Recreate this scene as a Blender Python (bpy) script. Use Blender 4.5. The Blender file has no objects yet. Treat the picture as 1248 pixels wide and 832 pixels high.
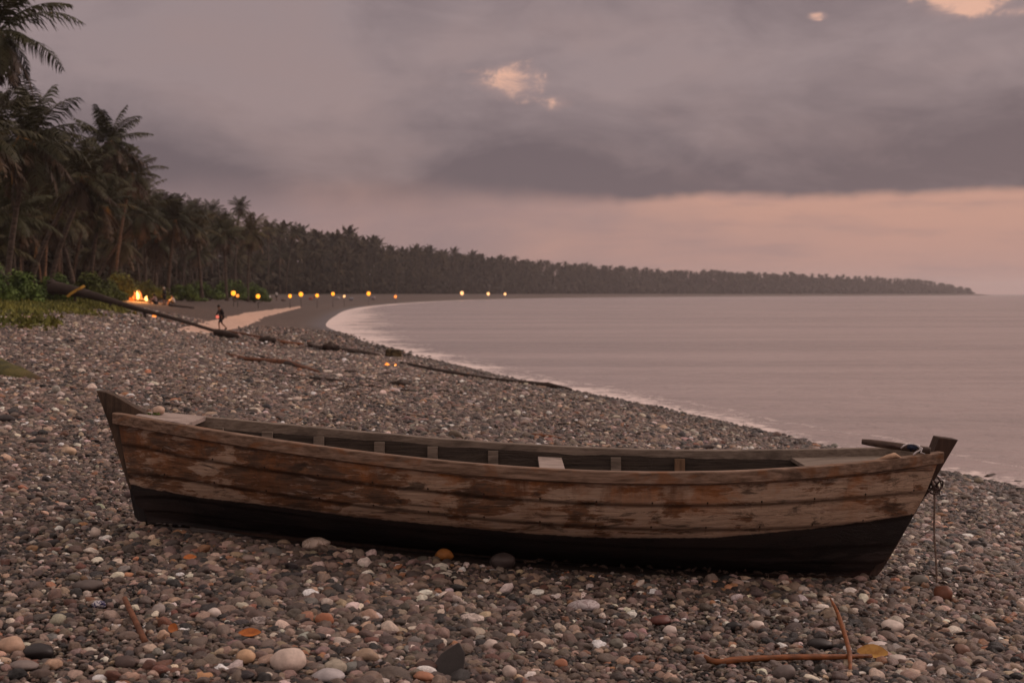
import bpy, math, random
import numpy as np
from mathutils import Vector, Matrix, noise as mnoise, Euler

R = math.radians
random.seed(7)
rng = np.random.default_rng(11)
scene = bpy.context.scene
COL = scene.collection

# ------------------------------------------------------------------ camera
LENS = 42.0
FPX = LENS / 36 * 1248
PITCH = math.atan(58 / FPX)
CAMZ = 2.7
cd = bpy.data.cameras.new('camera')
cam = bpy.data.objects.new('camera', cd)
COL.objects.link(cam)
cam.location = (0, 0, CAMZ)
cam.rotation_euler = (math.pi / 2 - PITCH, 0, 0)
cd.lens = LENS
cd.sensor_width = 36
cd.clip_start = 0.1
cd.clip_end = 40000
cd.dof.use_dof = True
cd.dof.focus_distance = 8.1
cd.dof.aperture_fstop = 3.2
scene.camera = cam

# ------------------------------------------------------------------ render settings
scene.view_settings.view_transform = 'Standard'
scene.view_settings.look = 'None'
scene.view_settings.exposure = 0.0
scene.view_settings.gamma = 1.0
cy = scene.cycles
cy.use_denoising = True
cy.max_bounces = 6
cy.diffuse_bounces = 3
cy.glossy_bounces = 2
cy.transmission_bounces = 2
cy.volume_bounces = 1
cy.transparent_max_bounces = 8

SUN_AZ = R(62)      # from +Y towards +X
SUN_EL = R(32)

# ------------------------------------------------------------------ world: dusk sky with cloud deck
world = bpy.data.worlds.new('World')
scene.world = world
world.use_nodes = True
wt = world.node_tree
wt.nodes.clear()


class NT:
    """tiny helper for building node trees"""
    def __init__(s, t):
        s.t = t

    def n(s, kind, **kw):
        nd = s.t.nodes.new(kind)
        for k, v in kw.items():
            setattr(nd, k, v)
        return nd

    def l(s, a, b):
        s.t.links.new(a, b)

    def put(s, sock, v):
        if isinstance(v, bpy.types.NodeSocket):
            s.l(v, sock)
        else:
            sock.default_value = v

    def m(s, op, a, b=0.0, c=0.0, clamp=False):
        nd = s.n('ShaderNodeMath', operation=op, use_clamp=clamp)
        s.put(nd.inputs[0], a); s.put(nd.inputs[1], b); s.put(nd.inputs[2], c)
        return nd.outputs[0]

    def ss(s, v, lo, hi, a=0.0, b=1.0):
        nd = s.n('ShaderNodeMapRange', interpolation_type='SMOOTHSTEP')
        s.put(nd.inputs[0], v)
        for i, q in enumerate((lo, hi, a, b)):
            s.put(nd.inputs[i + 1], q)
        return nd.outputs[0]

    def mix(s, f, a, b, mode='MIX'):
        nd = s.n('ShaderNodeMix', data_type='RGBA', blend_type=mode)
        s.put(nd.inputs[0], f)
        for i, v in ((6, a), (7, b)):
            if not isinstance(v, bpy.types.NodeSocket):
                v = (*v, 1.0) if len(v) == 3 else v
            s.put(nd.inputs[i], v)
        return nd.outputs[2]

    def noise(s, vec, scale=5, detail=4, rough=0.5, dist=0.0, dim='3D'):
        nd = s.n('ShaderNodeTexNoise', noise_dimensions=dim)
        if vec is not None:
            s.l(vec, nd.inputs['Vector'])
        nd.inputs['Scale'].default_value = scale
        nd.inputs['Detail'].default_value = detail
        nd.inputs['Roughness'].default_value = rough
        nd.inputs['Distortion'].default_value = dist
        return nd.outputs[0]

    def comb(s, x, y, z):
        nd = s.n('ShaderNodeCombineXYZ')
        for i, v in enumerate((x, y, z)):
            s.put(nd.inputs[i], v)
        return nd.outputs[0]

    def ramp(s, f, stops):
        nd = s.n('ShaderNodeValToRGB')
        e = nd.color_ramp.elements
        while len(e) < len(stops):
            e.new(0.5)
        for q, (p, c) in zip(e, stops):
            q.position = p; q.color = (*c, 1)
        s.put(nd.inputs[0], f)
        return nd.outputs[0]


def build_world():
    w = NT(wt)
    tc = w.n('ShaderNodeTexCoord')
    sp = w.n('ShaderNodeSeparateXYZ')
    w.l(tc.outputs['Generated'], sp.inputs[0])
    x, y, z = sp.outputs
    az = w.m('ARCTAN2', x, y)                # 0 ahead, + right
    el = w.m('ARCSINE', z)
    # cloud deck noise, flattened towards the horizon
    v1 = w.comb(w.m('MULTIPLY', az, 2.4), w.m('MULTIPLY', el, 6.0), 3.1)
    big = w.noise(v1, 1.35, 5, 0.52, 0.35)
    v2 = w.comb(w.m('MULTIPLY', az, 5.0), w.m('MULTIPLY', el, 11.0), 7.7)
    fine = w.noise(v2, 1.7, 9, 0.66, 0.5)
    # colours of the deck by elevation: dusky base, lighter mauve above
    dark = (0.138, 0.108, 0.122)
    mauve = (0.300, 0.232, 0.238)
    lift = w.ss(el, 0.085, 0.20)
    lft = w.ss(az, 0.12, -0.36)
    lum = w.m('ADD', w.m('MULTIPLY', lift, 0.50), w.m('MULTIPLY', w.m('SUBTRACT', big, 0.5), 2.3))
    lum = w.m('ADD', lum, w.m('MULTIPLY', w.m('SUBTRACT', fine, 0.5), 1.5))
    lum = w.m('ADD', lum, w.m('MULTIPLY', w.m('MULTIPLY', lft, lift), 0.30))
    lum = w.m('SUBTRACT', lum, w.m('MULTIPLY', w.ss(el, 0.155, 0.10), 0.22))
    lum = w.m('ADD', lum, 0.16, clamp=True)
    deck = w.mix(lum, dark, mauve)
    # warm blush in parts of the deck
    blush = w.ss(big, 0.50, 0.72)
    deck = w.mix(w.m('MULTIPLY', blush, 0.38), deck, (0.34, 0.235, 0.222))
    # gaps where the evening light comes through (directions in the sky)
    holes = None
    for (ga, ge, wa, we, amp) in ((0.000, 0.174, 0.036, 0.018, .95), (0.037, 0.157, 0.020, 0.009, .75),
                                  (0.360, 0.222, 0.034, 0.013, 1.35), (0.330, 0.235, 0.03, 0.01, 1.2), (0.400, 0.212, 0.03, 0.006, .8), (0.249, 0.219, 0.010, 0.0045, 1.05),
                                  (-0.03, 0.246, 0.02, 0.010, 0.9), (0.30, 0.36, .2, .05, 1.0),
                                  (-0.9, 0.5, .5, .12, 1.2), (1.3, 0.3, .6, .1, 1.2), (2.6, .5, .7, .2, 1.2)):
        da = w.m('DIVIDE', w.m('SUBTRACT', az, ga), wa)
        de = w.m('DIVIDE', w.m('SUBTRACT', el, ge), we)
        r2 = w.m('ADD', w.m('MULTIPLY', da, da), w.m('MULTIPLY', de, de))
        g = w.m('MULTIPLY', w.m('EXPONENT', w.m('MULTIPLY', r2, -1.0)), amp)
        holes = g if holes is None else w.m('MAXIMUM', holes, g)
    v3 = w.comb(w.m('MULTIPLY', az, 9.0), w.m('MULTIPLY', el, 16.0), 1.3)
    tear = w.noise(v3, 3.6, 8, 0.7, 0.6)
    hm = w.ss(w.m('ADD', holes, w.m('MULTIPLY', w.m('SUBTRACT', tear, 0.5), 2.6)), 0.50, 1.20)
    hm2 = w.ss(w.m('ADD', holes, w.m('MULTIPLY', w.m('SUBTRACT', tear, 0.5), 1.2)), 0.25, 0.9)
    deck = w.mix(w.m('MULTIPLY', hm2, 0.55), deck, (0.44, 0.29, 0.265))
    deck = w.mix(hm, deck, (0.74, 0.43, 0.32))
    # clear band under the deck
    edge_n = w.noise(w.comb(w.m('MULTIPLY', az, 3.0), w.m('MULTIPLY', el, 2.0), 5.2), 2.5, 4, 0.5)
    edge_f = w.noise(w.comb(w.m('MULTIPLY', az, 8.0), w.m('MULTIPLY', el, 9.0), 9.2), 4, 4, 0.5)
    edge = w.m('ADD', 0.0795, w.m('MULTIPLY', w.m('SUBTRACT', edge_n, 0.5), 0.022))
    edge = w.m('ADD', edge, w.m('MULTIPLY', w.m('SUBTRACT', edge_f, 0.5), 0.010))
    wid = w.ss(az, -0.15, 0.12, 0.024, 0.005)
    under = w.ss(w.m('DIVIDE', w.m('SUBTRACT', el, edge), wid), -1.0, 1.0)
    warm = w.ss(w.m('ADD', az, w.m('MULTIPLY', w.m('SUBTRACT', big, 0.5), 1.2)), -0.30, 0.24)
    lo = w.mix(warm, (0.300, 0.198, 0.195), (0.450, 0.262, 0.225))
    hi = w.mix(warm, (0.290, 0.205, 0.210), (0.540, 0.300, 0.235))
    band = w.mix(w.ss(el, 0.0, 0.07), lo, hi)
    streak = w.noise(w.comb(w.m('MULTIPLY', az, 5.0), w.m('MULTIPLY', el, 34.0), 2.2), 2.0, 4, 0.5)
    band = w.mix(w.ss(streak, 0.48, 0.72, 0.0, 0.45), band, (0.30, 0.20, 0.20))
    col = w.mix(under, band, deck)
    # out-of-view sky overhead and behind the viewer brightened, added to light beach and hull
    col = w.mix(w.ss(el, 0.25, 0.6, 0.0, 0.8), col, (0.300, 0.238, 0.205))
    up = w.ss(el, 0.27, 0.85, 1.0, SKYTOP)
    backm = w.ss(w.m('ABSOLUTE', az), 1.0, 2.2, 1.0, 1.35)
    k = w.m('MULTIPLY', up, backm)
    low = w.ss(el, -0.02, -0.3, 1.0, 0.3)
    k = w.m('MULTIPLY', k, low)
    bg = w.n('ShaderNodeBackground')
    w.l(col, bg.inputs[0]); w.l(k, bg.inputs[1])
    sky = w.n('ShaderNodeTexSky', sky_type='NISHITA')
    sky.sun_disc = False
    sky.sun_elevation = SUN_EL
    sky.sun_rotation = SUN_AZ
    sky.air_density = 1.5; sky.dust_density = 4.0
    tint = w.mix(1.0, sky.outputs[0], (1.0, 0.72, 0.66), 'MULTIPLY')
    bg2 = w.n('ShaderNodeBackground')
    w.l(tint, bg2.inputs[0]); bg2.inputs[1].default_value = 0.004
    add = w.n('ShaderNodeAddShader')
    w.l(bg.outputs[0], add.inputs[0]); w.l(bg2.outputs[0], add.inputs[1])
    out = w.n('ShaderNodeOutputWorld')
    w.l(add.outputs[0], out.inputs[0])


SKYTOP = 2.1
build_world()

sd = bpy.data.lights.new('sun', 'SUN')
sd.energy = 1.2
sd.angle = R(14)
sd.color = (1.0, 0.78, 0.70)
sun = bpy.data.objects.new('sun', sd)
COL.objects.link(sun)
sv = Vector((math.sin(SUN_AZ) * math.cos(SUN_EL), math.cos(SUN_AZ) * math.cos(SUN_EL), math.sin(SUN_EL)))
sun.rotation_euler = sv.to_track_quat('Z', 'Y').to_euler()

# ------------------------------------------------------------------ object helpers


def tag(o, label=None, cat=None, group=None, kind=None):
    if label: o['label'] = label
    if cat: o['category'] = cat
    if group: o['group'] = group
    if kind: o['kind'] = kind
    return o


def empty(name, loc, rz=0.0):
    o = bpy.data.objects.new(name, None)
    o.empty_display_size = 0.1
    COL.objects.link(o)
    o.location = loc
    o.rotation_euler = (0, 0, rz)
    return o


def mesh_from(name, V, F, mat=None, smooth=True):
    """V (n,3) array; F list of index tuples or (m,k) array, or list of such arrays"""
    me = bpy.data.meshes.new(name)
    V = np.asarray(V, dtype=np.float32)
    arrs = F if isinstance(F, list) and len(F) and isinstance(F[0], np.ndarray) else None
    if arrs is None and isinstance(F, np.ndarray):
        arrs = [F]
    if arrs is not None:
        me.vertices.add(len(V))
        me.vertices.foreach_set('co', V.ravel())
        tot = sum(a.size for a in arrs)
        npol = sum(len(a) for a in arrs)
        me.loops.add(tot)
        me.loops.foreach_set('vertex_index', np.concatenate([a.ravel() for a in arrs]).astype(np.int32))
        me.polygons.add(npol)
        starts, off = [], 0
        for a in arrs:
            k = a.shape[1]
            starts.append(off + np.arange(len(a)) * k)
            off += a.size
        me.polygons.foreach_set('loop_start', np.concatenate(starts).astype(np.int32))
        me.update(calc_edges=True)
        me.validate()
    else:
        me.from_pydata([tuple(map(float, v)) for v in V], [], [tuple(int(i) for i in f) for f in F])
        me.update()
    if smooth:
        me.polygons.foreach_set('use_smooth', np.ones(len(me.polygons), dtype=bool))
    if mat: me.materials.append(mat)
    return me


def add_attr(me, name, vals, typ='FLOAT'):
    a = me.attributes.new(name, typ, 'POINT')
    vals = np.asarray(vals, dtype=np.float32)
    if typ == 'FLOAT':
        a.data.foreach_set('value', vals)
    elif typ == 'FLOAT_VECTOR':
        a.data.foreach_set('vector', vals.ravel())
    elif typ == 'FLOAT_COLOR':
        a.data.foreach_set('color', vals.ravel())


def link(name, me, parent=None, loc=None):
    o = bpy.data.objects.new(name, me)
    COL.objects.link(o)
    if parent: o.parent = parent
    if loc is not None: o.location = loc
    return o


class MB:
    """collects shapes into one mesh"""
    def __init__(s):
        s.v = []; s.f = []; s.n = 0

    def add(s, V, F):
        V = np.asarray(V, dtype=float)
        s.v.append(V)
        s.f += [tuple(int(i) + s.n for i in f) for f in F]
        s.n += len(V)
        return s

    def box(s, c, size, rot=None, bev=0.0):
        hx, hy, hz = [q / 2 for q in size]
        if bev <= 0:
            P = [(i * hx, j * hy, k * hz) for i in (-1, 1) for j in (-1, 1) for k in (-1, 1)]
            F = [(0, 1, 3, 2), (4, 6, 7, 5), (0, 4, 5, 1), (2, 3, 7, 6), (0, 2, 6, 4), (1, 5, 7, 3)]
        else:
            import bmesh
            bm = bmesh.new()
            bmesh.ops.create_cube(bm, size=1.0)
            for v in bm.verts:
                v.co = Vector((v.co.x * size[0], v.co.y * size[1], v.co.z * size[2]))
            bmesh.ops.bevel(bm, geom=bm.edges[:], offset=bev, segments=2, affect='EDGES')
            P = [tuple(v.co) for v in bm.verts]
            bm.verts.index_update()
            F = [tuple(v.index for v in f.verts) for f in bm.faces]
            bm.free()
        if rot is not None:
            P = [tuple(rot @ Vector(p)) for p in P]
        return s.add(np.array(P) + np.array(c), F)

    def tube(s, pts, rad, sides=8, wob=0.0, flat=1.0, seed=0.0):
        pts = [Vector(p) for p in pts]
        n = len(pts)
        if not hasattr(rad, '__len__'): rad = [rad] * n
        V = []; up = Vector((0, 0, 1))
        for i, p in enumerate(pts):
            t = (pts[min(i + 1, n - 1)] - pts[max(i - 1, 0)]).normalized()
            a = t.cross(up)
            if a.length < 0.05: a = t.cross(Vector((0, 1, 0)))
            a.normalize(); b = a.cross(t).normalized()
            for k in range(sides):
                th = 2 * math.pi * k / sides
                r = rad[i]
                if wob:
                    r *= 1 + wob * mnoise.noise(Vector((i * .7 + seed, k * .9, seed * 3.1)))
                V.append(p + a * (math.cos(th) * r) + b * (math.sin(th) * r * flat))
        F = []
        for i in range(n - 1):
            for k in range(sides):
                k2 = (k + 1) % sides
                F.append((i * sides + k, i * sides + k2, (i + 1) * sides + k2, (i + 1) * sides + k))
        F.append(tuple(range(sides))[::-1])
        F.append(tuple((n - 1) * sides + k for k in range(sides)))
        return s.add([tuple(v) for v in V], F)

    def blob(s, c, r, sub=2, amp=0.15, fr=1.5, seed=0.0, rot=None, flatbot=False):
        V, F = ico(sub)
        P = []
        for v in V:
            d = 1 + amp * mnoise.noise(Vector(v) * fr + Vector((seed, seed * 1.7, -seed)))
            q = Vector((v[0] * r[0] * d, v[1] * r[1] * d, v[2] * r[2] * d))
            if rot is not None: q = rot @ q
            P.append((q.x + c[0], q.y + c[1], q.z + c[2]))
        return s.add(P, F)

    def build(s, name, mat, parent=None, smooth=True, loc=None):
        V = np.concatenate(s.v)
        if loc is not None: V = V - np.array(loc)
        me = bpy.data.meshes.new(name)
        me.from_pydata(V.tolist(), [], s.f)
        if smooth:
            me.polygons.foreach_set('use_smooth', np.ones(len(me.polygons), dtype=bool))
        me.update()
        if mat: me.materials.append(mat)
        return link(name, me, parent, None if parent else loc)


_ico = {}


def ico(sub):
    if sub not in _ico:
        import bmesh
        bm = bmesh.new()
        bmesh.ops.create_icosphere(bm, subdivisions=sub, radius=1.0)
        bm.verts.index_update()
        _ico[sub] = ([tuple(v.co) for v in bm.verts], [tuple(v.index for v in f.verts) for f in bm.faces])
        bm.free()
    return _ico[sub]


def sharp(o, ang=35):
    me = o.data
    me.set_sharp_from_angle(angle=R(ang))


# ------------------------------------------------------------------ terrain
SHORE = np.array([(9.8, -60), (9.9, -20), (9.2, 0), (8.8, 4), (8.4, 8), (7.8, 12), (7.0, 16.4), (6.15, 18.8), (5.1, 22.2),
                  (3.8, 26.6), (1.7, 32.8), (-.65, 39.3), (-4.5, 53), (-7.8, 65.5), (-12.8, 87), (-16.5, 106),
                  (-21.6, 146), (-27.5, 200), (-31, 260), (-31, 357), (-24, 480), (-8, 605), (43, 820), (125, 1035), (235, 1230), (363, 1404),
                  (536, 1640), (700, 1850), (790, 1966), (812, 2010), (790, 2070), (600, 2150), (0, 2400), (-3000, 3000)], dtype=float)


def densify(P, step=0.04):
    # smooth the polyline (Catmull-Rom)
    out = []
    n = len(P)
    for i in range(n - 1):
        p0, p1, p2, p3 = P[max(i - 1, 0)], P[i], P[i + 1], P[min(i + 2, n - 1)]
        for t in np.linspace(0, 1, 5, endpoint=False):
            out.append(0.5 * ((2 * p1) + (-p0 + p2) * t + (2 * p0 - 5 * p1 + 4 * p2 - p3) * t * t + (-p0 + 3 * p1 - 3 * p2 + p3) * t ** 3))
    out.append(P[-1])
    return np.array(out)


SP = densify(SHORE)
POLY = np.vstack([SP, [(-30000, 3000), (-30000, -6000), (9.8, -6000)]])


def shore_dist(x, y):
    x = np.atleast_1d(np.asarray(x, float)); y = np.atleast_1d(np.asarray(y, float))
    best = np.full(x.shape, 1e18)
    A = np.vstack([[(9.8, -6000)], SP])
    for i in range(len(A) - 1):
        ax, ay = A[i]; bx, by = A[i + 1]
        dx, dy = bx - ax, by - ay
        L = dx * dx + dy * dy
        t = np.clip(((x - ax) * dx + (y - ay) * dy) / L, 0, 1)
        d = (x - ax - t * dx) ** 2 + (y - ay - t * dy) ** 2
        np.minimum(best, d, out=best)
    d = np.sqrt(best)
    ins = np.zeros(x.shape, bool)
    n = len(POLY)
    for i in range(n):
        ax, ay = POLY[i]; bx, by = POLY[(i + 1) % n]
        if ay == by: continue
        c = ((ay > y) != (by > y)) & (x < (bx - ax) * (y - ay) / (by - ay) + ax)
        ins ^= c
    return np.where(ins, d, -d)


PN = np.array([(-60, -3.0), (-8, -.9), (-2, -.32), (0, 0), (2, .27), (5.5, .655), (8.3, .825), (11, 1.07), (16, 1.5), (25, 2.0), (40, 2.5), (90, 3.4), (400, 5)])
PF = np.array([(-60, -3.0), (-8, -.9), (-2, -.25), (0, 0), (3, .26), (8, .55), (11, 1.15), (14, 1.72), (17, 2.05), (22, 2.32), (30, 2.55), (90, 3.4), (400, 5)])


def height(x, y, D=None):
    x = np.atleast_1d(np.asarray(x, float)); y = np.atleast_1d(np.asarray(y, float))
    if D is None: D = shore_dist(x, y)
    a = np.interp(D, PN[:, 0], PN[:, 1]); b = np.interp(D, PF[:, 0], PF[:, 1])
    w = np.clip((y - 16) / 34, 0, 1); w = w * w * (3 - 2 * w)
    far = np.clip((y - 200) / 300, 0, 1)
    z = a * (1 - w) + b * w
    z = np.where(D > 0, z * (1 - far * .0), z)
    lump = (np.sin(x * 1.3 + y * .4) * np.cos(y * .9 - x * .3) * .6 + np.sin(x * 2.9 - y * 1.7 + 1) * .3 + np.sin(x * .5 + 2) * np.cos(y * .37) * .9)
    amp = np.clip(D / 4, 0, 1) * .022
    # quiet under the boat
    q = np.exp(-((x / 4.0) ** 4 + ((y - 8.4) / 1.3) ** 4))
    return z + lump * amp * (1 - q)


def hz(x, y):
    return float(height(x, y)[0])


def ray(px, py):
    u = (px - 624) / FPX; v = (416 - py) / FPX
    d = np.array([u, math.cos(PITCH) + v * math.sin(PITCH), -math.sin(PITCH) + v * math.cos(PITCH)])
    return d / d[1]


def at(px, py, Y):
    """point seen at that place of the photograph at distance Y ahead"""
    d = ray(px, py)
    return Vector((d[0] * Y, Y, CAMZ + d[2] * Y))


def gp(px, py, dz=0.0):
    """ground point under that place of the photograph"""
    d = ray(px, py)
    ys = 4.0 * (400 / 4.0) ** np.linspace(0, 1, 1600)
    zs = height(d[0] * ys, ys)
    rz = CAMZ + d[2] * ys
    below = np.where(rz <= zs)[0]
    k = below[0] if len(below) else -1
    Y = ys[k]
    if k > 0:
        a0 = rz[k - 1] - zs[k - 1]; a1 = rz[k] - zs[k]
        t = a0 / (a0 - a1)
        Y = ys[k - 1] + (ys[k] - ys[k - 1]) * t
    return Vector((d[0] * Y, Y, hz(d[0] * Y, Y) + dz))


# ------------------------------------------------------------------ materials
def mat(name):
    m = bpy.data.materials.new(name)
    m.use_nodes = True
    t = NT(m.node_tree)
    b = m.node_tree.nodes['Principled BSDF']
    return m, t, b


def attr(t, name, typ='GEOMETRY'):
    n = t.n('ShaderNodeAttribute', attribute_name=name, attribute_type=typ)
    return n


def objco(t, sx=1, sy=1, sz=1, kind='Object'):
    tc = t.n('ShaderNodeTexCoord')
    mp = t.n('ShaderNodeMapping')
    t.l(tc.outputs[kind], mp.inputs[0])
    mp.inputs['Scale'].default_value = (sx, sy, sz)
    return mp.outputs[0]


def bump(t, b, h, dist=0.01, strength=1.0, prev=None):
    n = t.n('ShaderNodeBump')
    n.inputs['Strength'].default_value = strength
    n.inputs['Distance'].default_value = dist
    t.l(h, n.inputs['Height'])
    if prev is not None: t.l(prev, n.inputs['Normal'])
    if b is not None: t.l(n.outputs[0], b.inputs['Normal'])
    return n.outputs[0]


def simple(name, c1, c2, scale=8, rough=.8, bd=0.0, stretch=(1, 1, 1), detail=5, kind='Object', lo=.35, hi=.65, spec=.3):
    m, t, b = mat(name)
    co = objco(t, *stretch, kind=kind)
    n = t.noise(co, scale, detail, .6)
    f = t.ss(n, lo, hi)
    t.l(t.mix(f, c1, c2), b.inputs['Base Color'])
    b.inputs['Roughness'].default_value = rough
    b.inputs['Specular IOR Level'].default_value = spec
    if bd: bump(t, b, n, bd)
    return m


def emis(name, col, s):
    m, t, b = mat(name)
    b.inputs['Base Color'].default_value = (.01, .008, .006, 1)
    b.inputs['Emission Color'].default_value = (*col, 1)
    b.inputs['Emission Strength'].default_value = s
    return m


def m_pebble():
    m, t, b = mat('pebble_stone')
    col = attr(t, 'pcol', 'INSTANCER').outputs['Color']
    oi = t.n('ShaderNodeObjectInfo')
    tc = t.n('ShaderNodeTexCoord')
    vadd = t.n('ShaderNodeVectorMath', operation='ADD')
    t.l(tc.outputs['Object'], vadd.inputs[0])
    t.l(t.comb(t.m('MULTIPLY', oi.outputs['Random'], 37.0), 0.0, t.m('MULTIPLY', oi.outputs['Random'], 91.0)), vadd.inputs[1])
    n = t.noise(vadd.outputs[0], 2.2, 5, .65)
    f = t.ss(n, .3, .7, .78, 1.22)
    sp = t.noise(vadd.outputs[0], 14, 2, .5)
    f2 = t.ss(sp, .45, .75, 1.0, 1.25)
    fac = t.m('MULTIPLY', f, f2)
    mul = t.n('ShaderNodeVectorMath', operation='SCALE')
    t.l(col, mul.inputs[0]); t.l(fac, mul.inputs['Scale'])
    t.l(mul.outputs[0], b.inputs['Base Color'])
    t.l(t.ss(n, .3, .7, .32, .62), b.inputs['Roughness'])
    b.inputs['Specular IOR Level'].default_value = .5
    bump(t, b, sp, .02, .5)
    return m


def m_stone(name, c, rough=.6, vein=None, sp=12):
    m, t, b = mat(name)
    co = objco(t)
    n = t.noise(co, 22, 5, .6)
    f = t.ss(n, .3, .7, .82, 1.15)
    mul = t.n('ShaderNodeVectorMath', operation='SCALE')
    base = t.mix(0.0, c, c)
    if vein:
        v = t.noise(co, 9, 3, .5, 1.5)
        base = t.mix(t.ss(t.m('ABSOLUTE', t.m('SUBTRACT', v, .5)), .045, .01), c, vein)
    t.l(base, mul.inputs[0]); t.l(f, mul.inputs['Scale'])
    t.l(mul.outputs[0], b.inputs['Base Color'])
    b.inputs['Roughness'].default_value = rough
    b.inputs['Specular IOR Level'].default_value = .4
    f3 = t.noise(co, 90, 3, .6)
    bump(t, b, f3, .003, .5)
    return m


def m_ground():
    m, t, b = mat('gravel_ground')
    D = attr(t, 'D').outputs['Fac']
    tc = t.n('ShaderNodeTexCoord')
    co = tc.outputs['Object']
    sep = t.n('ShaderNodeSeparateXYZ'); t.l(co, sep.inputs[0])
    vo = t.n('ShaderNodeTexVoronoi', feature='F1')
    t.l(co, vo.inputs['Vector']); vo.inputs['Scale'].default_value = 13.0
    vs = t.n('ShaderNodeSeparateColor'); t.l(vo.outputs['Color'], vs.inputs[0])
    peb = t.ramp(vs.outputs[0], [(0.0, (.05, .036, .03)), (.35, (.13, .092, .078)), (.62, (.20, .145, .122)), (.82, (.24, .185, .155)), (.9, (.17, .11, .08)), (.95, (.50, .41, .36)), (1.0, (.5, .41, .36))])
    crack = t.ss(vo.outputs['Distance'], .30, .62)
    peb = t.mix(crack, peb, (.022, .016, .014))
    # ground under the modelled stones darkened, painting shade into the gaps between them
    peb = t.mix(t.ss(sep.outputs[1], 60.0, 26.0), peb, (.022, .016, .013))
    # large patches of finer/darker gravel
    big = t.noise(co, .12, 4, .55, .4)
    mid = t.noise(co, .9, 5, .6, .2)
    peb = t.mix(t.ss(t.m('MULTIPLY', mid, big), .18, .36, .35, .0), peb, (.075, .052, .044))
    # smooth damp shingle lower on the beach, further along the bay
    Ym = t.ss(sep.outputs[1], 34.0, 62.0)
    dn = t.m('ADD', D, t.m('MULTIPLY', t.m('SUBTRACT', big, .5), 6.0))
    damp = t.m('MULTIPLY', t.ss(dn, 9.5, 6.0), Ym)
    fineg = t.noise(co, 6.0, 5, .7)
    bands = t.noise(t.comb(t.m('MULTIPLY', D, 1.1), t.m('MULTIPLY', sep.outputs[1], .02), 0.0), 1.0, 3, .5)
    dc = t.mix(t.ss(bands, .35, .65), (.036, .027, .023), (.115, .084, .069))
    dc = t.mix(t.ss(fineg, .3, .7), dc, (.07, .050, .042))
    mot = t.noise(co, .9, 9, .75)
    dc = t.mix(t.ss(mot, .42, .60), dc, (.15, .108, .088))
    dc = t.mix(t.ss(mot, .46, .34), dc, (.022, .016, .014))
    base = t.mix(t.m('MULTIPLY', damp, .85), peb, dc)
    farY = t.ss(sep.outputs[1], 60.0, 120.0)
    base = t.mix(t.m('MULTIPLY', farY, .55), base, (.085, .062, .052))
    # forest litter
    fl = t.ss(t.m('ADD', D, t.m('MULTIPLY', t.m('SUBTRACT', mid, .5), 8.0)), 24.0, 30.0)
    base = t.mix(fl, base, t.mix(mid, (.03, .026, .014), (.06, .042, .024)))
    wet = t.ss(D, 2.2, 0.3)
    base = t.mix(t.m('MULTIPLY', wet, .55), base, (.04, .03, .027))
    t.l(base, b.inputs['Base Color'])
    t.l(t.ss(D, 0.2, 3.0, .35, .85), b.inputs['Roughness'])
    b.inputs['Specular IOR Level'].default_value = .3
    hgt = t.m('MULTIPLY', t.m('SUBTRACT', 1.0, vo.outputs['Distance']), t.m('SUBTRACT', 1.0, damp))
    bump(t, b, hgt, .03, .8)
    return m


def m_water():
    m, t, b = mat('sea_water')
    D = attr(t, 'off').outputs['Fac']
    W = attr(t, 'wid').outputs['Fac']
    tc = t.n('ShaderNodeTexCoord'); co = tc.outputs['Object']
    sep = t.n('ShaderNodeSeparateXYZ'); t.l(co, sep.inputs[0])
    # ripples (metres); a long exposure calm sea
    r1 = t.noise(objco(t, .8, 1.3, 1), 1.3, 4, .55, .3)
    r2 = t.noise(objco(t, .05, .22, 1), 1.0, 3, .5, .2)
    r3 = t.noise(objco(t, 1.0, 1.6, 1), 6.0, 3, .6)
    fine = bump(t, None, r3, .022, 1.0)
    mid = bump(t, None, r1, .26, 1.0, fine)
    bump(t, b, r2, .5, 1.0, mid)
    # streaks of colour on the surface
    st = t.noise(objco(t, .012, .09, 1), 1.0, 5, .6, .3)
    st2 = t.noise(objco(t, .15, .7, 1), 1.0, 4, .6, .3)
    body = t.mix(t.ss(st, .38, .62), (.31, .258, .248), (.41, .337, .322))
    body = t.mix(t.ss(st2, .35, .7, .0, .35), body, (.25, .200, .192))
    # foam: fades with distance from the waterline; broken by noise
    rel = t.m('DIVIDE', D, W)
    fn = t.noise(objco(t, 1.0, 1.0, 1), 3.2, 6, .7, .6)
    fn2 = t.noise(objco(t, .25, .35, 1), 1.0, 4, .6, .8)
    a = t.m('ADD', t.m('MULTIPLY', t.m('SUBTRACT', 1.0, rel), 1.0), t.m('MULTIPLY', t.m('SUBTRACT', fn, .5), 2.6))
    a = t.m('ADD', a, t.m('MULTIPLY', t.m('SUBTRACT', fn2, .5), 2.4))
    foam = t.ss(a, .15, .85, 0.0, .95)
    # thin broken crest of a small ripple a few metres out
    ln = t.m('ABSOLUTE', t.m('SUBTRACT', t.m('ADD', D, t.m('MULTIPLY', t.m('SUBTRACT', fn2, .5), 2.4)), 1.5))
    line = t.m('MULTIPLY', t.ss(ln, .16, .02), t.ss(fn, .46, .58, 0.0, .5))
    foam = t.m('MAXIMUM', foam, line)
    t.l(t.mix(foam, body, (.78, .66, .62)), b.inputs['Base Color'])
    t.l(t.m('ADD', t.m('MULTIPLY', foam, .4), .24), b.inputs['Roughness'])
    b.inputs['IOR'].default_value = 1.33
    b.inputs['Specular IOR Level'].default_value = .5
    return m


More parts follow.
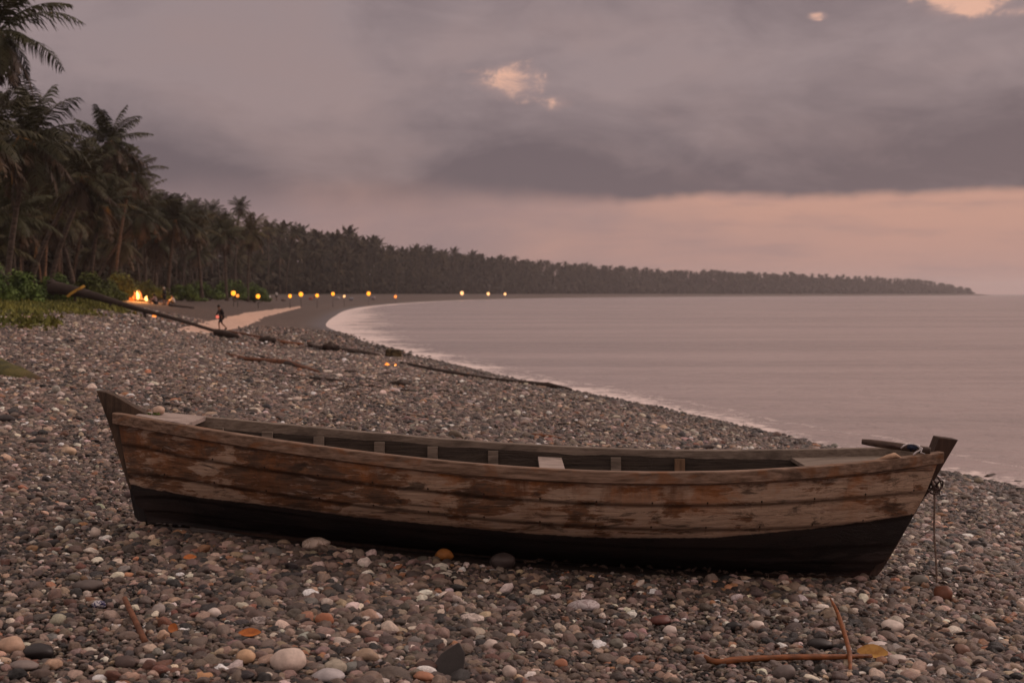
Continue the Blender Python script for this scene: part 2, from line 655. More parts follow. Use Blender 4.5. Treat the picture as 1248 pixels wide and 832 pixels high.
def m_hull():
    m, t, b = mat('peeling_painted_planks')
    tc = t.n('ShaderNodeTexCoord'); co = tc.outputs['Object']
    pa = attr(t, 'pz').outputs['Fac']          # height above the boot-top line
    gv = attr(t, 'gv').outputs['Fac']          # girth 0 sheer .. 1 keel
    seam = attr(t, 'seam').outputs['Fac']
    ext = attr(t, 'ext').outputs['Fac']
    grain = t.noise(objco(t, .7, 8, 26), 3.0, 7, .68, .15)
    grain2 = t.noise(objco(t, 2, 30, 110), 2.0, 3, .6, .1)
    patch = t.noise(objco(t, 1.0, 1.6, 2.4), 2.1, 7, .62, .6)
    patch2 = t.noise(objco(t, .9, 2, 3.6), 3.7, 7, .65, .9)
    rustn = t.noise(objco(t, 1.0, 2, 1.9), 2.7, 6, .62, .4)
    stain = t.noise(objco(t, 5.5, 3, .7), 1.6, 5, .6, .3)
    wood = t.mix(t.ss(grain, .3, .7), (.060, .034, .022), (.150, .092, .060))
    paint = t.mix(t.ss(grain, .25, .75), (.27, .188, .130), (.52, .378, .275))
    under = t.mix(t.ss(grain, .3, .7), (.15, .070, .034), (.22, .115, .062))
    flake = t.noise(objco(t, .75, 2.0, 4.6), 3.3, 9, .68, .35)
    pk = t.m('ADD', t.m('MULTIPLY', patch, .55), t.m('MULTIPLY', flake, .45))
    spx = t.n('ShaderNodeSeparateXYZ'); t.l(co, spx.inputs[0])
    pk = t.m('ADD', pk, t.ss(spx.outputs[0], -2.6, 2.9, -.035, .065))
    base = t.mix(t.ss(pk, .44, .475, .0, .85), wood, under)
    base = t.mix(t.ss(pk, .485, .525, .0, .95), base, paint)
    worn = t.noise(objco(t, 1.6, 4, 9), 3.0, 8, .7, .8)
    base = t.mix(t.ss(worn, .56, .63, 0, .6), base, (.40, .31, .25))
    base = t.mix(t.ss(worn, .43, .36, 0, .65), base, (.045, .028, .019))
    dk = t.ss(patch2, .52, .66)
    base = t.mix(t.m('MULTIPLY', dk, .80), base, (.034, .022, .015))
    # rust, mostly along the top strakes
    topm = t.ss(gv, .48, .06, .30, 1.0)
    rs = t.m('MULTIPLY', t.ss(rustn, .46, .62), topm)
    base = t.mix(t.m('MULTIPLY', rs, .70), base, t.mix(t.ss(stain, .4, .6), (.31, .115, .032), (.16, .060, .022)))
    run = t.m('MULTIPLY', t.ss(stain, .56, .70), t.ss(gv, .6, .0))
    base = t.mix(t.m('MULTIPLY', run, .6), base, (.11, .045, .02))
    base = t.mix(t.ss(grain2, .60, .78, 0, .5), base, (.04, .024, .017))
    base = t.mix(t.m('MULTIPLY', seam, .6), base, (.03, .016, .011))
    # rusty nail heads beside each frame, just above the laps, with a short rust run below
    fx = t.m('FRACT', t.m('MULTIPLY', spx.outputs[0], 2.7))
    dxm = t.m('DIVIDE', t.m('ABSOLUTE', t.m('SUBTRACT', fx, .5)), 2.7)
    dots = None; runs = None
    for sg_ in (.225, .465, .675):
        dg = t.m('MULTIPLY', t.m('SUBTRACT', gv, sg_), .62)
        dd_ = t.m('SQRT', t.m('ADD', t.m('MULTIPLY', dxm, dxm), t.m('MULTIPLY', dg, dg)))
        q = t.ss(dd_, .0075, .0050)
        dots = q if dots is None else t.m('MAXIMUM', dots, q)
        rn = t.m('MULTIPLY', t.m('MULTIPLY', t.ss(dxm, .010, .002), t.ss(dg, .075, .0)), t.m('GREATER_THAN', dg, 0.0))
        runs = rn if runs is None else t.m('MAXIMUM', runs, rn)
    base = t.mix(t.m('MULTIPLY', runs, t.ss(patch2, .42, .6, .05, .7)), base, (.11, .042, .018))
    base = t.mix(dots, base, (.022, .014, .011))
    # black bottom paint
    ed = t.noise(objco(t, 6, 6, 6), 3, 5, .6)
    pz = t.m('ADD', pa, t.m('MULTIPLY', t.m('SUBTRACT', ed, .5), .022))
    blk = t.mix(t.ss(patch, .4, .7), (.012, .0095, .0095), (.028, .019, .017))
    blk = t.mix(t.ss(grain2, .56, .76, 0, .55), blk, (.06, .042, .036))
    blk = t.mix(t.m('MULTIPLY', t.ss(flake, .55, .62), t.ss(pa, -.05, -.2, .15, .6)), blk, (.055, .042, .040))
    red = t.m('MULTIPLY', t.ss(pa, -.30, -.40), t.ss(patch2, .4, .6))
    blk = t.mix(t.m('MULTIPLY', red, .6), blk, (.075, .03, .026))
    cream = t.ss(t.m('ABSOLUTE', t.m('SUBTRACT', pz, .006)), .008, .003, 0, .35)
    lowm = t.ss(pz, .004, -.004)
    base = t.mix(cream, base, (.26, .19, .15))
    outc = t.mix(lowm, base, blk)
    inc = t.mix(t.ss(grain, .3, .7), (.022, .016, .012), (.060, .044, .034))  # inner planks coloured darker, shade inside the boat set into the colour
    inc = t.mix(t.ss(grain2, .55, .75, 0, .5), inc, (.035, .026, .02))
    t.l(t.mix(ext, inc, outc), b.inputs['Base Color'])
    t.l(t.ss(patch, .3, .7, .55, .8), b.inputs['Roughness'])
    b.inputs['Specular IOR Level'].default_value = .28
    h = t.m('ADD', t.m('MULTIPLY', grain, .6), t.m('MULTIPLY', grain2, .5))
    h = t.m('ADD', h, t.m('MULTIPLY', t.ss(patch, .48, .52), .35))
    bump(t, b, h, .006, 1.0)
    return m


def m_wood(name, c1, c2, dark=(.03, .02, .014), sx=1.5, sy=20, sz=20, rough=.75, rust=None, seed=0):
    m, t, b = mat(name)
    g = t.noise(objco(t, sx, sy, sz), 2.5, 6, .65, .2)
    g2 = t.noise(objco(t, sx * 3, sy * 4, sz * 4), 2.0, 3, .6, .1)
    p = t.noise(objco(t, 1.4, 3, 3), 2.6, 5, .6, .5)
    base = t.mix(t.ss(g, .3, .7), c1, c2)
    base = t.mix(t.ss(g2, .58, .78, 0, .7), base, dark)
    base = t.mix(t.ss(p, .5, .68, 0, .6), base, tuple(q * .45 for q in c1))
    if rust:
        r = t.noise(objco(t, 2.2, 4, 4), 2.0, 5, .6, .5)
        base = t.mix(t.ss(r, .5, .66, 0, .75), base, rust)
    t.l(base, b.inputs['Base Color'])
    b.inputs['Roughness'].default_value = rough
    b.inputs['Specular IOR Level'].default_value = .3
    bump(t, b, t.m('ADD', g, t.m('MULTIPLY', g2, .6)), .004, .9)
    return m


def m_leaf(name, c1, c2, sc=1.5, trans=.12):
    m, t, b = mat(name)
    n = t.noise(objco(t), sc, 4, .6)
    oi = t.n('ShaderNodeObjectInfo')
    f = t.m('ADD', n, t.m('MULTIPLY', t.m('SUBTRACT', oi.outputs['Random'], .5), .35))
    t.l(t.mix(t.ss(f, .3, .7), c1, c2), b.inputs['Base Color'])
    b.inputs['Roughness'].default_value = .6
    b.inputs['Specular IOR Level'].default_value = .25
    return m


M = {}
M['pebble'] = m_pebble()
M['ground'] = m_ground()
M['water'] = m_water()
M['hull'] = m_hull()
M['rail'] = m_wood('weathered_rail_wood', (.100, .060, .038), (.29, .195, .140), rust=(.20, .085, .034))
m_, t_, b_ = None, None, None
M['stem_wood'] = m_wood('brown_stem_wood', (.040, .026, .018), (.095, .062, .042), sx=14, sy=14, sz=1.5)
t_ = NT(M['stem_wood'].node_tree); b_ = M['stem_wood'].node_tree.nodes['Principled BSDF']
src_ = b_.inputs['Base Color'].links[0].from_socket
sz_ = t_.n('ShaderNodeSeparateXYZ'); t_.l(objco(t_), sz_.inputs[0])
t_.l(t_.mix(t_.ss(sz_.outputs[2], .435, .425), src_, (.014, .011, .011)), b_.inputs['Base Color'])
M['grey_wood'] = m_wood('grey_weathered_wood', (.130, .100, .078), (.250, .200, .160))
M['pale_wood'] = m_wood('pale_plank_wood', (.27, .21, .185), (.40, .325, .285))
M['dark_wood'] = m_wood('dark_stem_wood', (.032, .018, .013), (.065, .036, .025), sx=12, sy=12, sz=1.5)
M['drift'] = m_wood('dark_driftwood', (.022, .014, .011), (.058, .036, .026), sx=2, sy=8, sz=8)
M['drift_red'] = m_wood('reddish_driftwood', (.10, .040, .022), (.20, .085, .045), sx=3, sy=9, sz=9)
M['drift_orange'] = m_wood('wet_orange_branch', (.125, .044, .016), (.28, .098, .034), sx=4, sy=14, sz=14, rough=.5)
M['pole'] = m_wood('dark_oar_wood', (.05, .033, .027), (.11, .072, .055), sx=2, sy=12, sz=12)
M['trunk'] = simple('palm_bark', (.035, .026, .020), (.115, .085, .064), 3, .9, .01, (1, 1, 3))
M['frond'] = m_leaf('palm_frond_green', (.020, .024, .010), (.052, .052, .020))
M['frond_b'] = m_leaf('palm_frond_olive', (.034, .034, .013), (.085, .068, .026))
M['dead'] = m_leaf('dry_palm_frond', (.040, .024, .013), (.115, .070, .034))
M['far_forest'] = simple('far_forest_foliage', (.014, .015, .009), (.080, .062, .034), .20, .9, detail=7, stretch=(1, 1, .3))
M['under'] = simple('undergrowth_leaves', (.012, .012, .006), (.042, .032, .017), .35, .9, detail=6)
M['bush'] = simple('bush_leaves', (.038, .070, .012), (.135, .205, .040), 1.1, .7, detail=6)
M['bush2'] = simple('bush_leaves_yellowish', (.045, .060, .012), (.150, .175, .036), 1.0, .7, detail=6)
M['grass'] = simple('creeping_grass', (.070, .080, .014), (.21, .20, .040), .6, .8, detail=6)
M['sand'] = simple('pale_path_sand', (.50, .335, .255), (.62, .43, .335), 1.5, .9, .004)
M['rope'] = simple('old_rope', (.11, .075, .058), (.24, .175, .145), 60, .9)
M['twine_dark'] = simple('dark_cord', (.03, .018, .016), (.075, .045, .04), 60, .9)
M['cord_white'] = simple('white_cord', (.45, .42, .42), (.62, .58, .58), 40, .8)
M['cloth_blue'] = simple('navy_cloth', (.010, .014, .032), (.02, .026, .055), 30, .8)
M['cloth_tan'] = simple('tan_cloth', (.32, .20, .13), (.46, .31, .21), 25, .9)
M['moss'] = simple('moss', (.05, .06, .015), (.13, .12, .03), 6, .95, .01)
M['black_cloth'] = simple('black_clothing', (.008, .007, .008), (.018, .016, .018), 10, .9)
M['skin'] = simple('skin', (.16, .085, .055), (.22, .12, .08), 6, .6)
M['white_cloth'] = simple('white_cloth', (.40, .38, .37), (.55, .52, .5), 6, .8)
M['pink_cloth'] = simple('pinkish_cloth', (.35, .25, .24), (.45, .34, .32), 6, .8)
M['hair'] = simple('dark_hair', (.008, .006, .005), (.02, .015, .012), 30, .7)
M['yellow'] = simple('yellow_strap', (.40, .22, .03), (.55, .32, .05), 20, .7)
M['iron'] = simple('dark_iron', (.02, .018, .018), (.04, .035, .035), 12, .6)
M['lantern'] = emis('lantern_glow', (1.0, .33, .02), 2.4)
M['lantern_o'] = emis('lantern_glow_orange', (1.0, .26, .04), 2.0)
M['lantern_p'] = emis('lantern_glow_pale', (1.0, .50, .20), 2.2)
M['flame'] = emis('flame', (1.0, .52, .14), 4.0)
M['flame_o'] = emis('flame_outer', (1.0, .15, .008), .9)
M['ember'] = emis('embers', (1.0, .24, .02), 2.6)
M['bag'] = emis('red_lantern', (1.0, .20, .13), .9)

# ------------------------------------------------------------------ ground and sea sheets


def polar_grid(r0, r1, nr, az):
    r = r0 * (r1 / r0) ** np.linspace(0, 1, nr)
    A, RR = np.meshgrid(az, r)
    x = np.sin(A) * RR; y = np.cos(A) * RR
    na = len(az)
    i = np.arange(nr - 1)[:, None] * na; j = np.arange(na)[None, :]
    j2 = (j + 1) % na
    F = np.stack([i + j, i + j2, i + na + j2, i + na + j], -1).reshape(-1, 4)
    return x.ravel(), y.ravel(), F, na


azs = np.concatenate([np.arange(-32, 32, .14), np.arange(32, 328, 4.0)]) * math.pi / 180
gx, gy, GF, na = polar_grid(1.0, 6500, 330, azs)
gD = shore_dist(gx, gy)
gz = height(gx, gy, gD)
V = np.stack([gx, gy, gz], 1)
V = np.vstack([V, [(0, 0, hz(0, 0))]])
cfan = np.stack([np.full(na, len(V) - 1), (np.arange(na) + 1) % na, np.arange(na)], 1)
me = mesh_from('ground', V, [GF[:, ::-1].copy(), cfan], M['ground'])
add_attr(me, 'D', np.append(gD, shore_dist(0, 0)[0]))
ground = tag(link('ground', me), kind='structure')

azw = np.concatenate([np.arange(-32, 32, .14), np.arange(32, 328, 4.0)]) * math.pi / 180
wx, wy, WF, _ = polar_grid(1.0, 6450, 330, azw)
wD = -shore_dist(wx, wy)
ff = (wD[WF] > -3).any(1) if False else (wD[WF].max(1) > -1.5)
WF = WF[ff]
used = np.unique(WF)
remap = -np.ones(len(wx), int); remap[used] = np.arange(len(used))
WF = remap[WF]; wx = wx[used]; wy = wy[used]; wD = wD[used]
wz = np.zeros(len(wx))
sw = np.clip(wD / 3, 0, 1)
wz = .012 * np.sin(wD * 2.6 + np.sin(wy * .31) * 1.2 + np.sin(wx * .8)) * sw * np.exp(-wD.clip(0) / 12)
me = mesh_from('sea', np.stack([wx, wy, wz], 1), [WF[:, ::-1].copy()], M['water'])
add_attr(me, 'off', wD)
rr = np.hypot(wx, wy)
wid = np.interp(wy, [0, 16, 24, 40, 60, 80, 110, 150, 220, 400, 2500], [.9, 1.0, 1.2, 1.6, 2.2, 3.5, 6.5, 7, 4, 4, 4])
add_attr(me, 'wid', wid)
tag(link('sea', me), kind='structure')

# ------------------------------------------------------------------ sandy path, draped on the gravel
def drape(name, outline, material, lift=.01, n=26, m_=8, thick=0.0):
    """strip between two polylines (pixel pairs), each row a ground line"""
    V = []; F = []
    U = np.array([[*gp(*p)] for p in outline[0]]); L = np.array([[*gp(*p)] for p in outline[1]])
    def samp(P, t):
        d = np.r_[0, np.cumsum(np.linalg.norm(np.diff(P[:, :2], axis=0), axis=1))]
        d /= d[-1]
        return np.array([np.interp(t, d, P[:, k]) for k in (0, 1)])
    for i in range(n):
        a = samp(U, i / (n - 1)); b = samp(L, i / (n - 1))
        for j in range(m_):
            wv = .35 * mnoise.noise(Vector((i * .35, 3 if j < m_ / 2 else 9, 0))) + .2 * mnoise.noise(Vector((i * 1.3, 5 if j < m_ / 2 else 7, 0)))
            p = a + (b - a) * (j / (m_ - 1) + wv * abs(j / (m_ - 1) - .5))
            V.append((p[0], p[1], 0))
    V = np.array(V)
    e = np.array([1.0 if 0 < (k % m_) < m_ - 1 and 0 < k // m_ < n - 1 else 0.0 for k in range(len(V))])
    V[:, 2] = height(V[:, 0], V[:, 1]) + lift * e + (e - 1) * .02 + thick * e
    for i in range(n - 1):
        for j in range(m_ - 1):
            F.append((i * m_ + j, i * m_ + j + 1, (i + 1) * m_ + j + 1, (i + 1) * m_ + j))
    return link(name, mesh_from(name, V, F, material))


p = drape('path', ([(213, 402.5), (236, 395), (262, 389), (300, 381), (335, 376.5), (366, 372.8)],
                   [(216, 404.5), (250, 406.5), (288, 401.5), (305, 396), (322, 386), (368, 374.5)]), M['sand'], .05  , 90, 14)
tag(p, kind='structure')

def inpoly(x, y, P):
    ins = np.zeros(len(x), bool)
    n = len(P)
    for i in range(n):
        ax, ay = P[i]; bx, by = P[(i + 1) % n]
        if ay == by: continue
        c = ((ay > y) != (by > y)) & (x < (bx - ax) * (y - ay) / (by - ay) + ax)
        ins ^= c
    return ins


PATH = [gp(*q) for q in [(213, 402.5), (236, 395), (262, 389), (300, 381), (335, 376.5), (366, 372.8), (368, 374.5), (322, 386), (305, 396), (288, 401.5), (250, 406.5), (216, 404.5)]]
PATH = [(q.x, q.y) for q in PATH]
# ------------------------------------------------------------------ pebble beach (uncountable: one object)
BOATY = 8.4


def pal(n):
    """natural shingle colours"""
    k = rng.random(n)
    base = np.zeros((n, 3))
    C = [(.37, (.135, .096, .077)), (.55, (.210, .150, .119)), (.71, (.066, .048, .040)), (.815, (.018, .015, .015)),
         (.872, (.33, .235, .168)), (.895, (.24, .115, .060)), (.916, (.13, .055, .036)), (.932, (.22, .20, .185)), (1.01, (.60, .51, .44))]
    lo = 0
    for hi, c in C:
        s = (k >= lo) & (k < hi)
        base[s] = c; lo = hi
    base *= np.exp(rng.normal(0, .36, n))[:, None]
    base *= 1 + rng.normal(0, .05, (n, 3))
    return np.clip(base, .01, .75)


def grid_pts(y0, y1, cell, keep=1.0):
    out = []
    ny = int((y1 - y0) / cell)
    for i in range(ny):
        y = y0 + i * cell
        xl = -.47 * y - 1.2
        xr = .47 * y + 1.2
        x = np.arange(xl, xr, cell)
        out.append(np.stack([x, np.full(len(x), y)], 1))
    P = np.concatenate(out)
    P += rng.uniform(-.5, .5, P.shape) * cell
    if keep < 1: P = P[rng.random(len(P)) < keep]
    return P


zones = []   # (points, median radius, sigma, zlift)
for (y0, y1, cell, keep, med, sig, zl) in (
        (4.2, 14, .038, 1.0, .0180, .40, .010),
        (4.2, 14, .14, .75, .031, .30, .018),
        (4.2, 11, .030, .8, .0125, .28, .014),
        (14, 27, .050, 1.0, .0225, .36, .012),
        (14, 27, .16, .7, .036, .27, .020),
        (27, 50, .080, 1.0, .034, .34, .012),
        (50, 85, .22, .8, .065, .3, .01)):
    P = grid_pts(y0, y1, cell, keep)
    r = np.clip(med * np.exp(rng.normal(0, sig, len(P))), .009, .042 if y0 < 14 else .095)
    zones.append((P, r, np.full(len(P), zl)))
P = np.concatenate([z[0] for z in zones]); rad = np.concatenate([z[1] for z in zones]); zl = np.concatenate([z[2] for z in zones])
D = shore_dist(P[:, 0], P[:, 1])
ok = ~(inpoly(P[:, 0] + rng.normal(0, .18, len(P)), P[:, 1] + rng.normal(0, .5, len(P)), PATH) & (rng.random(len(P)) > .03))
ok &= (D > -.5) & (D < 26 + rng.normal(0, 1, len(D)))
# smooth damp shingle further along has few stones
ok &= ~((P[:, 1] > 48) & (D < 8.5) & (rng.random(len(D)) > .38))
P, rad, zl, D = P[ok], rad[ok], zl[ok], D[ok]
PEB = (P, rad, zl, D)

# sheer, half-breadth and keel of the boat: x, half-beam, rail height
SHEER = np.array([(-2.78, .065, 1.874), (-2.7, .105, 1.864), (-2.45, .205, 1.834), (-2.2, .289, 1.804), (-1.71, .411, 1.743), (-1.21, .499, 1.684), (-.72, .562, 1.632),
                  (-.22, .601, 1.589), (.27, .616, 1.556), (.77, .602, 1.536), (1.26, .558, 1.530), (1.76, .484, 1.538),
                  (2.25, .376, 1.558), (2.6, .280, 1.580), (2.85, .19, 1.597), (3.0, .125, 1.606)])


def footprint(x):
    return np.interp(x, [-2.75, -2.4, -1.5, 0, 1.5, 2.3, 2.55], [.02, .10, .26, .36, .30, .12, .0])


fp = (np.abs(P[:, 1] - BOATY) < footprint(P[:, 0])) & (P[:, 0] > -2.75) & (P[:, 0] < 2.55)
keepm = ~fp
# ------------------------------------------------------------------ individual stones
# px, py (centre of the visible outline), width px, height px, colour, rough, name, label, vein
ST = [
    (350, 808, 43, 36, (.58, .47, .40), .55, 'large smooth white oval stone near the bottom edge, left of centre', None),
    (399, 826, 42, 20, (.40, .37, .37), .6, 'pale grey stone cut by the bottom edge beside the large white stone', None),
    (298, 803, 23, 20, (.55, .36, .22), .55, 'peach coloured round pebble left of the large white stone', None),
    (12, 789, 34, 24, (.46, .31, .22), .6, 'buff rounded stone at the left edge of the picture', None),
    (44, 797, 40, 22, (.018, .015, .016), .5, 'black oval stone beside the buff stone at the left edge', None),
    (27, 814, 34, 15, (.20, .165, .15), .65, 'grey flat oval stone below the black oval stone', None),
    (395, 757, 24, 18, (.34, .14, .075), .65, 'brick orange round stone above the pale grey stone', None),
    (260, 749, 17, 14, (.60, .52, .46), .55, 'small clean white round pebble above the orange leaf', None),
    (313, 760, 20, 14, (.42, .37, .34), .6, 'white pebble with grey specks above the large white stone', (.16, .13, .12)),
    (384, 665, 38, 19, (.44, .35, .29), .7, 'large pale flat stone touching the dark bottom of the boat', (.25, .18, .14)),
    (613, 686, 34, 23, (.055, .040, .036), .6, 'dark round stone against the middle of the hull', None),
    (541, 678, 23, 17, (.34, .135, .030), .6, 'orange stone in the shadow edge under the hull', None),
    (575, 756, 31, 13, (.55, .47, .42), .6, 'long white stone in the middle foreground', (.3, .25, .22)),
    (711, 740, 40, 15, (.40, .36, .355), .7, 'long pale grey rough stone below the middle of the boat', (.25, .2, .2)),
    (1088, 766, 27, 18, (.56, .48, .42), .6, 'white oval stone right of the upright orange stick', None),
    (1123, 710, 27, 16, (.145, .130, .110), .65, 'grey green flat stone behind the rusty round stone', None),
    (1152, 726, 22, 24, (.15, .055, .030), .6, 'rusty brown round stone at the foot of the hanging rope', None),
    (895, 766, 21, 15, (.018, .016, .017), .5, 'black pebble left of the white one below the stern', None),
    (923, 764, 18, 13, (.60, .51, .45), .55, 'white round pebble right beside the black one below the stern', None),
    (1001, 787, 31, 16, (.028, .024, .024), .55, 'black angular stone lying behind the horizontal branch', None),
    (1072, 789, 27, 11, (.56, .49, .46), .6, 'bent white stone beside the yellow leaf', None),
    (1095, 804, 23, 9, (.50, .43, .38), .6, 'slim white pebble right of the yellow leaf', None),
    (1174, 794, 20, 14, (.20, .115, .085), .6, 'reddish brown pebble right of the slim white pebble', None),
    (957, 822, 28, 22, (.14, .115, .105), .6, 'grey brown stone at the bottom edge below the horizontal branch', None),
    (980, 721, 15, 11, (.45, .38, .33), .6, 'cream pebble left of the tip of the upright stick', None),
    (907, 712, 16, 7, (.48, .43, .40), .6, 'thin white pebble under the stern end of the hull', None),
    (105, 716, 38, 17, (.100, .080, .072), .65, 'long dark grey stone on the left foreground shingle', None),
    (805, 758, 28, 14, (.11, .038, .030), .55, 'dark red flat stone below the right half of the boat', None),
    (817, 770, 17, 12, (.55, .47, .42), .55, 'white pebble touching the dark red flat stone', None),
    (684, 811, 18, 13, (.34, .15, .085), .6, 'orange pebble near the bottom edge, right of centre', None),
    (516, 827, 28, 14, (.36, .17, .10), .6, 'salmon orange stone cut by the bottom edge', None),
    (621, 822, 18, 18, (.46, .38, .33), .6, 'pale stone at the bottom edge between the salmon and orange ones', None),
    (598, 788, 18, 15, (.50, .42, .37), .6, 'white ended pebble right of the black slab', None),
    (728, 760, 24, 9, (.020, .018, .020), .5, 'flat black pebble below the pale grey rough stone', None),
    (83, 551, 19, 12, (.52, .38, .26), .6, 'cream stone on the shingle left of the boat stem', None),
    (73, 482, 11, 9, (.52, .44, .40), .6, 'small white stone up the beach left of the stem', None),
    (6, 512, 22, 13, (.035, .028, .028), .6, 'dark stone at the left edge, up the beach', None),
    (48, 538, 20, 10, (.055, .042, .038), .65, 'dark flat stone left of the cream stone', None),
    (115, 651, 14, 14, (.50, .42, .36), .6, 'white pebble below the foot of the stem', None),
    (36, 608, 13, 9, (.04, .032, .032), .6, 'black pebble at the left, below the cream stone', None),
    (871, 537, 8, 6, (.66, .58, .54), .55, 'tiny bright white stone behind the far rail', None),
    (1189, 664, 16, 10, (.022, .018, .018), .55, 'black stone on the shingle right of the rope', None),
    (1195, 644, 13, 9, (.026, .02, .02), .6, 'black round stone second in the row right of the rope', None),
    (1184, 625, 13, 7, (.03, .022, .022), .6, 'black stone highest in the row right of the rope', None),
    (1237, 677, 17, 8, (.022, .018, .02), .6, 'black flat stone by the right edge', None),
    (1177, 696, 17, 10, (.05, .04, .035), .6, 'dark flat stone above the grey green stone', None),
    (620, 744, 20, 8, (.13, .10, .095), .6, 'grey stone in the centre foreground', None),
    (452, 783, 20, 10, (.14, .06, .045), .6, 'reddish brown stone right of the brick orange stone', None),
    (192, 745, 18, 15, (.30, .26, .24), .6, 'pale grey pebble right of the leaning brown stick', None),
    (151, 810, 26, 18, (.075, .052, .046), .6, 'dark brown stone under the end of the leaning stick', None),
    (177, 809, 23, 9, (.45, .38, .34), .6, 'long white pebble right of the dark brown stone', None),
]


def stone_mesh(r, seed, sub=3, amp=.22, sq=.12):
    V, F = ico(sub)
    P = []
    for v in V:
        q = Vector(v)
        d = 1 + amp * mnoise.noise(q * 1.1 + Vector((seed * 7.3, seed, 3))) + sq * .5 * mnoise.noise(q * 2.6 + Vector((seed, 5, seed * 2)))
        P.append((v[0] * r[0] * d, v[1] * r[1] * d, v[2] * r[2] * d))
    return P, F


stone_xy = []


def put_stone(i, px, py, w, h, c, rough, label, vein, name='stone'):
    g = gp(px, min(py + h * .35, 845))
    k = FPX / g.y
    rx = w / 2 / k; rz = h / 2 / k
    ry = max(rz, rx * .75)
    # the outline height mixes thickness and depth; pitch of the sight line ~ atan
    sn = (CAMZ - g.z) / math.hypot(CAMZ - g.z, g.y)
    rzt = math.sqrt(max((rz ** 2 - (ry * sn) ** 2), (rz * .45) ** 2))
    Pm, F = stone_mesh((rx, ry, rzt), i * 1.37 + 2)
    me = mesh_from(name, np.array(Pm), F, m_stone('stone_' + str(i), c, rough, vein))
    o = link(name, me)
    o.location = (g.x, g.y + ry * .5, g.z + rzt * .55 + .012)
    o.rotation_euler = (random.uniform(-.1, .1), random.uniform(-.12, .12), random.uniform(-.15, .15))
    tag(o, label, 'stone', 'single stones among the shingle')
    stone_xy.append((g.x, g.y + ry * .5, max(rx, ry) * .95))
    return o


for i, s in enumerate(ST):
    put_stone(i, *s)

# black triangular slab
g = gp(545, 824)
k = FPX / g.y
mb = MB()
Vs = [(-.052 * 1, 0), (.048, .0), (.040, .085), (.012, .100), (-.10, .028)]
sc = 1.0
out2 = [(-27 / k, -2 / k), (20 / k, -4 / k), (22 / k, 26 / k), (14 / k, 40 / k), (-8 / k, 26 / k)]
fr = [(x, 0.0, z) for x, z in out2]; bk = [(x * .92, .05, z * .93) for x, z in out2]
mb.add(fr + bk, [(0, 1, 2, 3, 4), (9, 8, 7, 6, 5)] + [(i, i + 5, (i + 1) % 5 + 5, (i + 1) % 5) for i in range(5)])
o = mb.build('stone', m_stone('stone_slab', (.030, .025, .024), .6), smooth=False)
bm_ = o.modifiers.new('b', 'BEVEL'); bm_.width = .006; bm_.segments = 2
o.location = (g.x, g.y, g.z + .01); o.rotation_euler = (-.45, 0, 0)
tag(o, 'black triangular slab standing up at the bottom centre', 'stone', 'single stones among the shingle')
stone_xy.append((g.x, g.y + .03, .08))

# blue and white shell fragment
g = gp(119, 744)
mb = MB().blob((0, 0, 0), (.036, .028, .022), 3, .35, 2.0, 4.2)
o = mb.build('shell_fragment', m_stone('shell', (.50, .48, .50), .4, (.03, .03, .10)), loc=None)
o.location = g + Vector((0, .02, .03))
tag(o, 'blue and white shell fragment on the shingle left of the leaning stick', 'shell')
stone_xy.append((g.x, g.y + .02, .035))

for (sx_, sy_, sr_) in stone_xy:
    near = (P[:, 0] - sx_) ** 2 + (P[:, 1] - sy_) ** 2 < (sr_ + rad * .25) ** 2
    keepm &= ~near
P, rad, zl, D = P[keepm], rad[keepm], zl[keepm], D[keepm]
n = len(P)
print('pebbles', n)
sx = rad * rng.uniform(.95, 1.45, n); sy = rad * rng.uniform(.75, 1.1, n); sz = rad * rng.uniform(.5, .85, n)
bnd = np.sin(D * 2.1 + np.sin(P[:, 1] * .35) * 1.3 + np.sin(P[:, 0] * .8) * .5)
fsc = 1 + .16 * bnd
sx *= fsc; sy *= fsc; sz *= fsc
Z = height(P[:, 0], P[:, 1], D) + zl + rng.uniform(-.4, .6, n) * rad * .6
# shingle pushed up a little beside the hull
rot = np.stack([rng.normal(0, .28, n), rng.normal(0, .28, n), rng.uniform(0, 6.283, n)], 1)
colr = pal(n)
colr *= np.interp(rad, [.009, .015, .022], [.30, .70, 1.0])[:, None]  # small filler stones darkened so the gaps read as shaded
# finer tone patches across the beach
pt = .5 + .5 * np.sin(P[:, 0] * .9 + np.sin(P[:, 1] * .6) * 1.5) * np.cos(P[:, 1] * .7 + P[:, 0] * .4)
colr *= (.86 + .26 * pt)[:, None]
wetk = np.clip(1 - (D - .2) / 1.8, 0, 1)
colr *= (1 - .55 * wetk)[:, None]
me = bpy.data.meshes.new('pebbles')
me.vertices.add(n)
me.vertices.foreach_set('co', np.stack([P[:, 0], P[:, 1], Z], 1).astype(np.float32).ravel())
add_attr(me, 'pscale', np.stack([sx, sy, sz], 1), 'FLOAT_VECTOR')
add_attr(me, 'prot', rot, 'FLOAT_VECTOR')
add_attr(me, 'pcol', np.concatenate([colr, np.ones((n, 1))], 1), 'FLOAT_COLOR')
a = me.attributes.new('pidx', 'INT', 'POINT'); a.data.foreach_set('value', rng.integers(0, 9, n).astype(np.int32))
peb = tag(link('pebbles', me), kind='stuff')
peb['label'] = 'grey brown shingle of small rounded pebbles covering the beach'
peb['category'] = 'gravel'


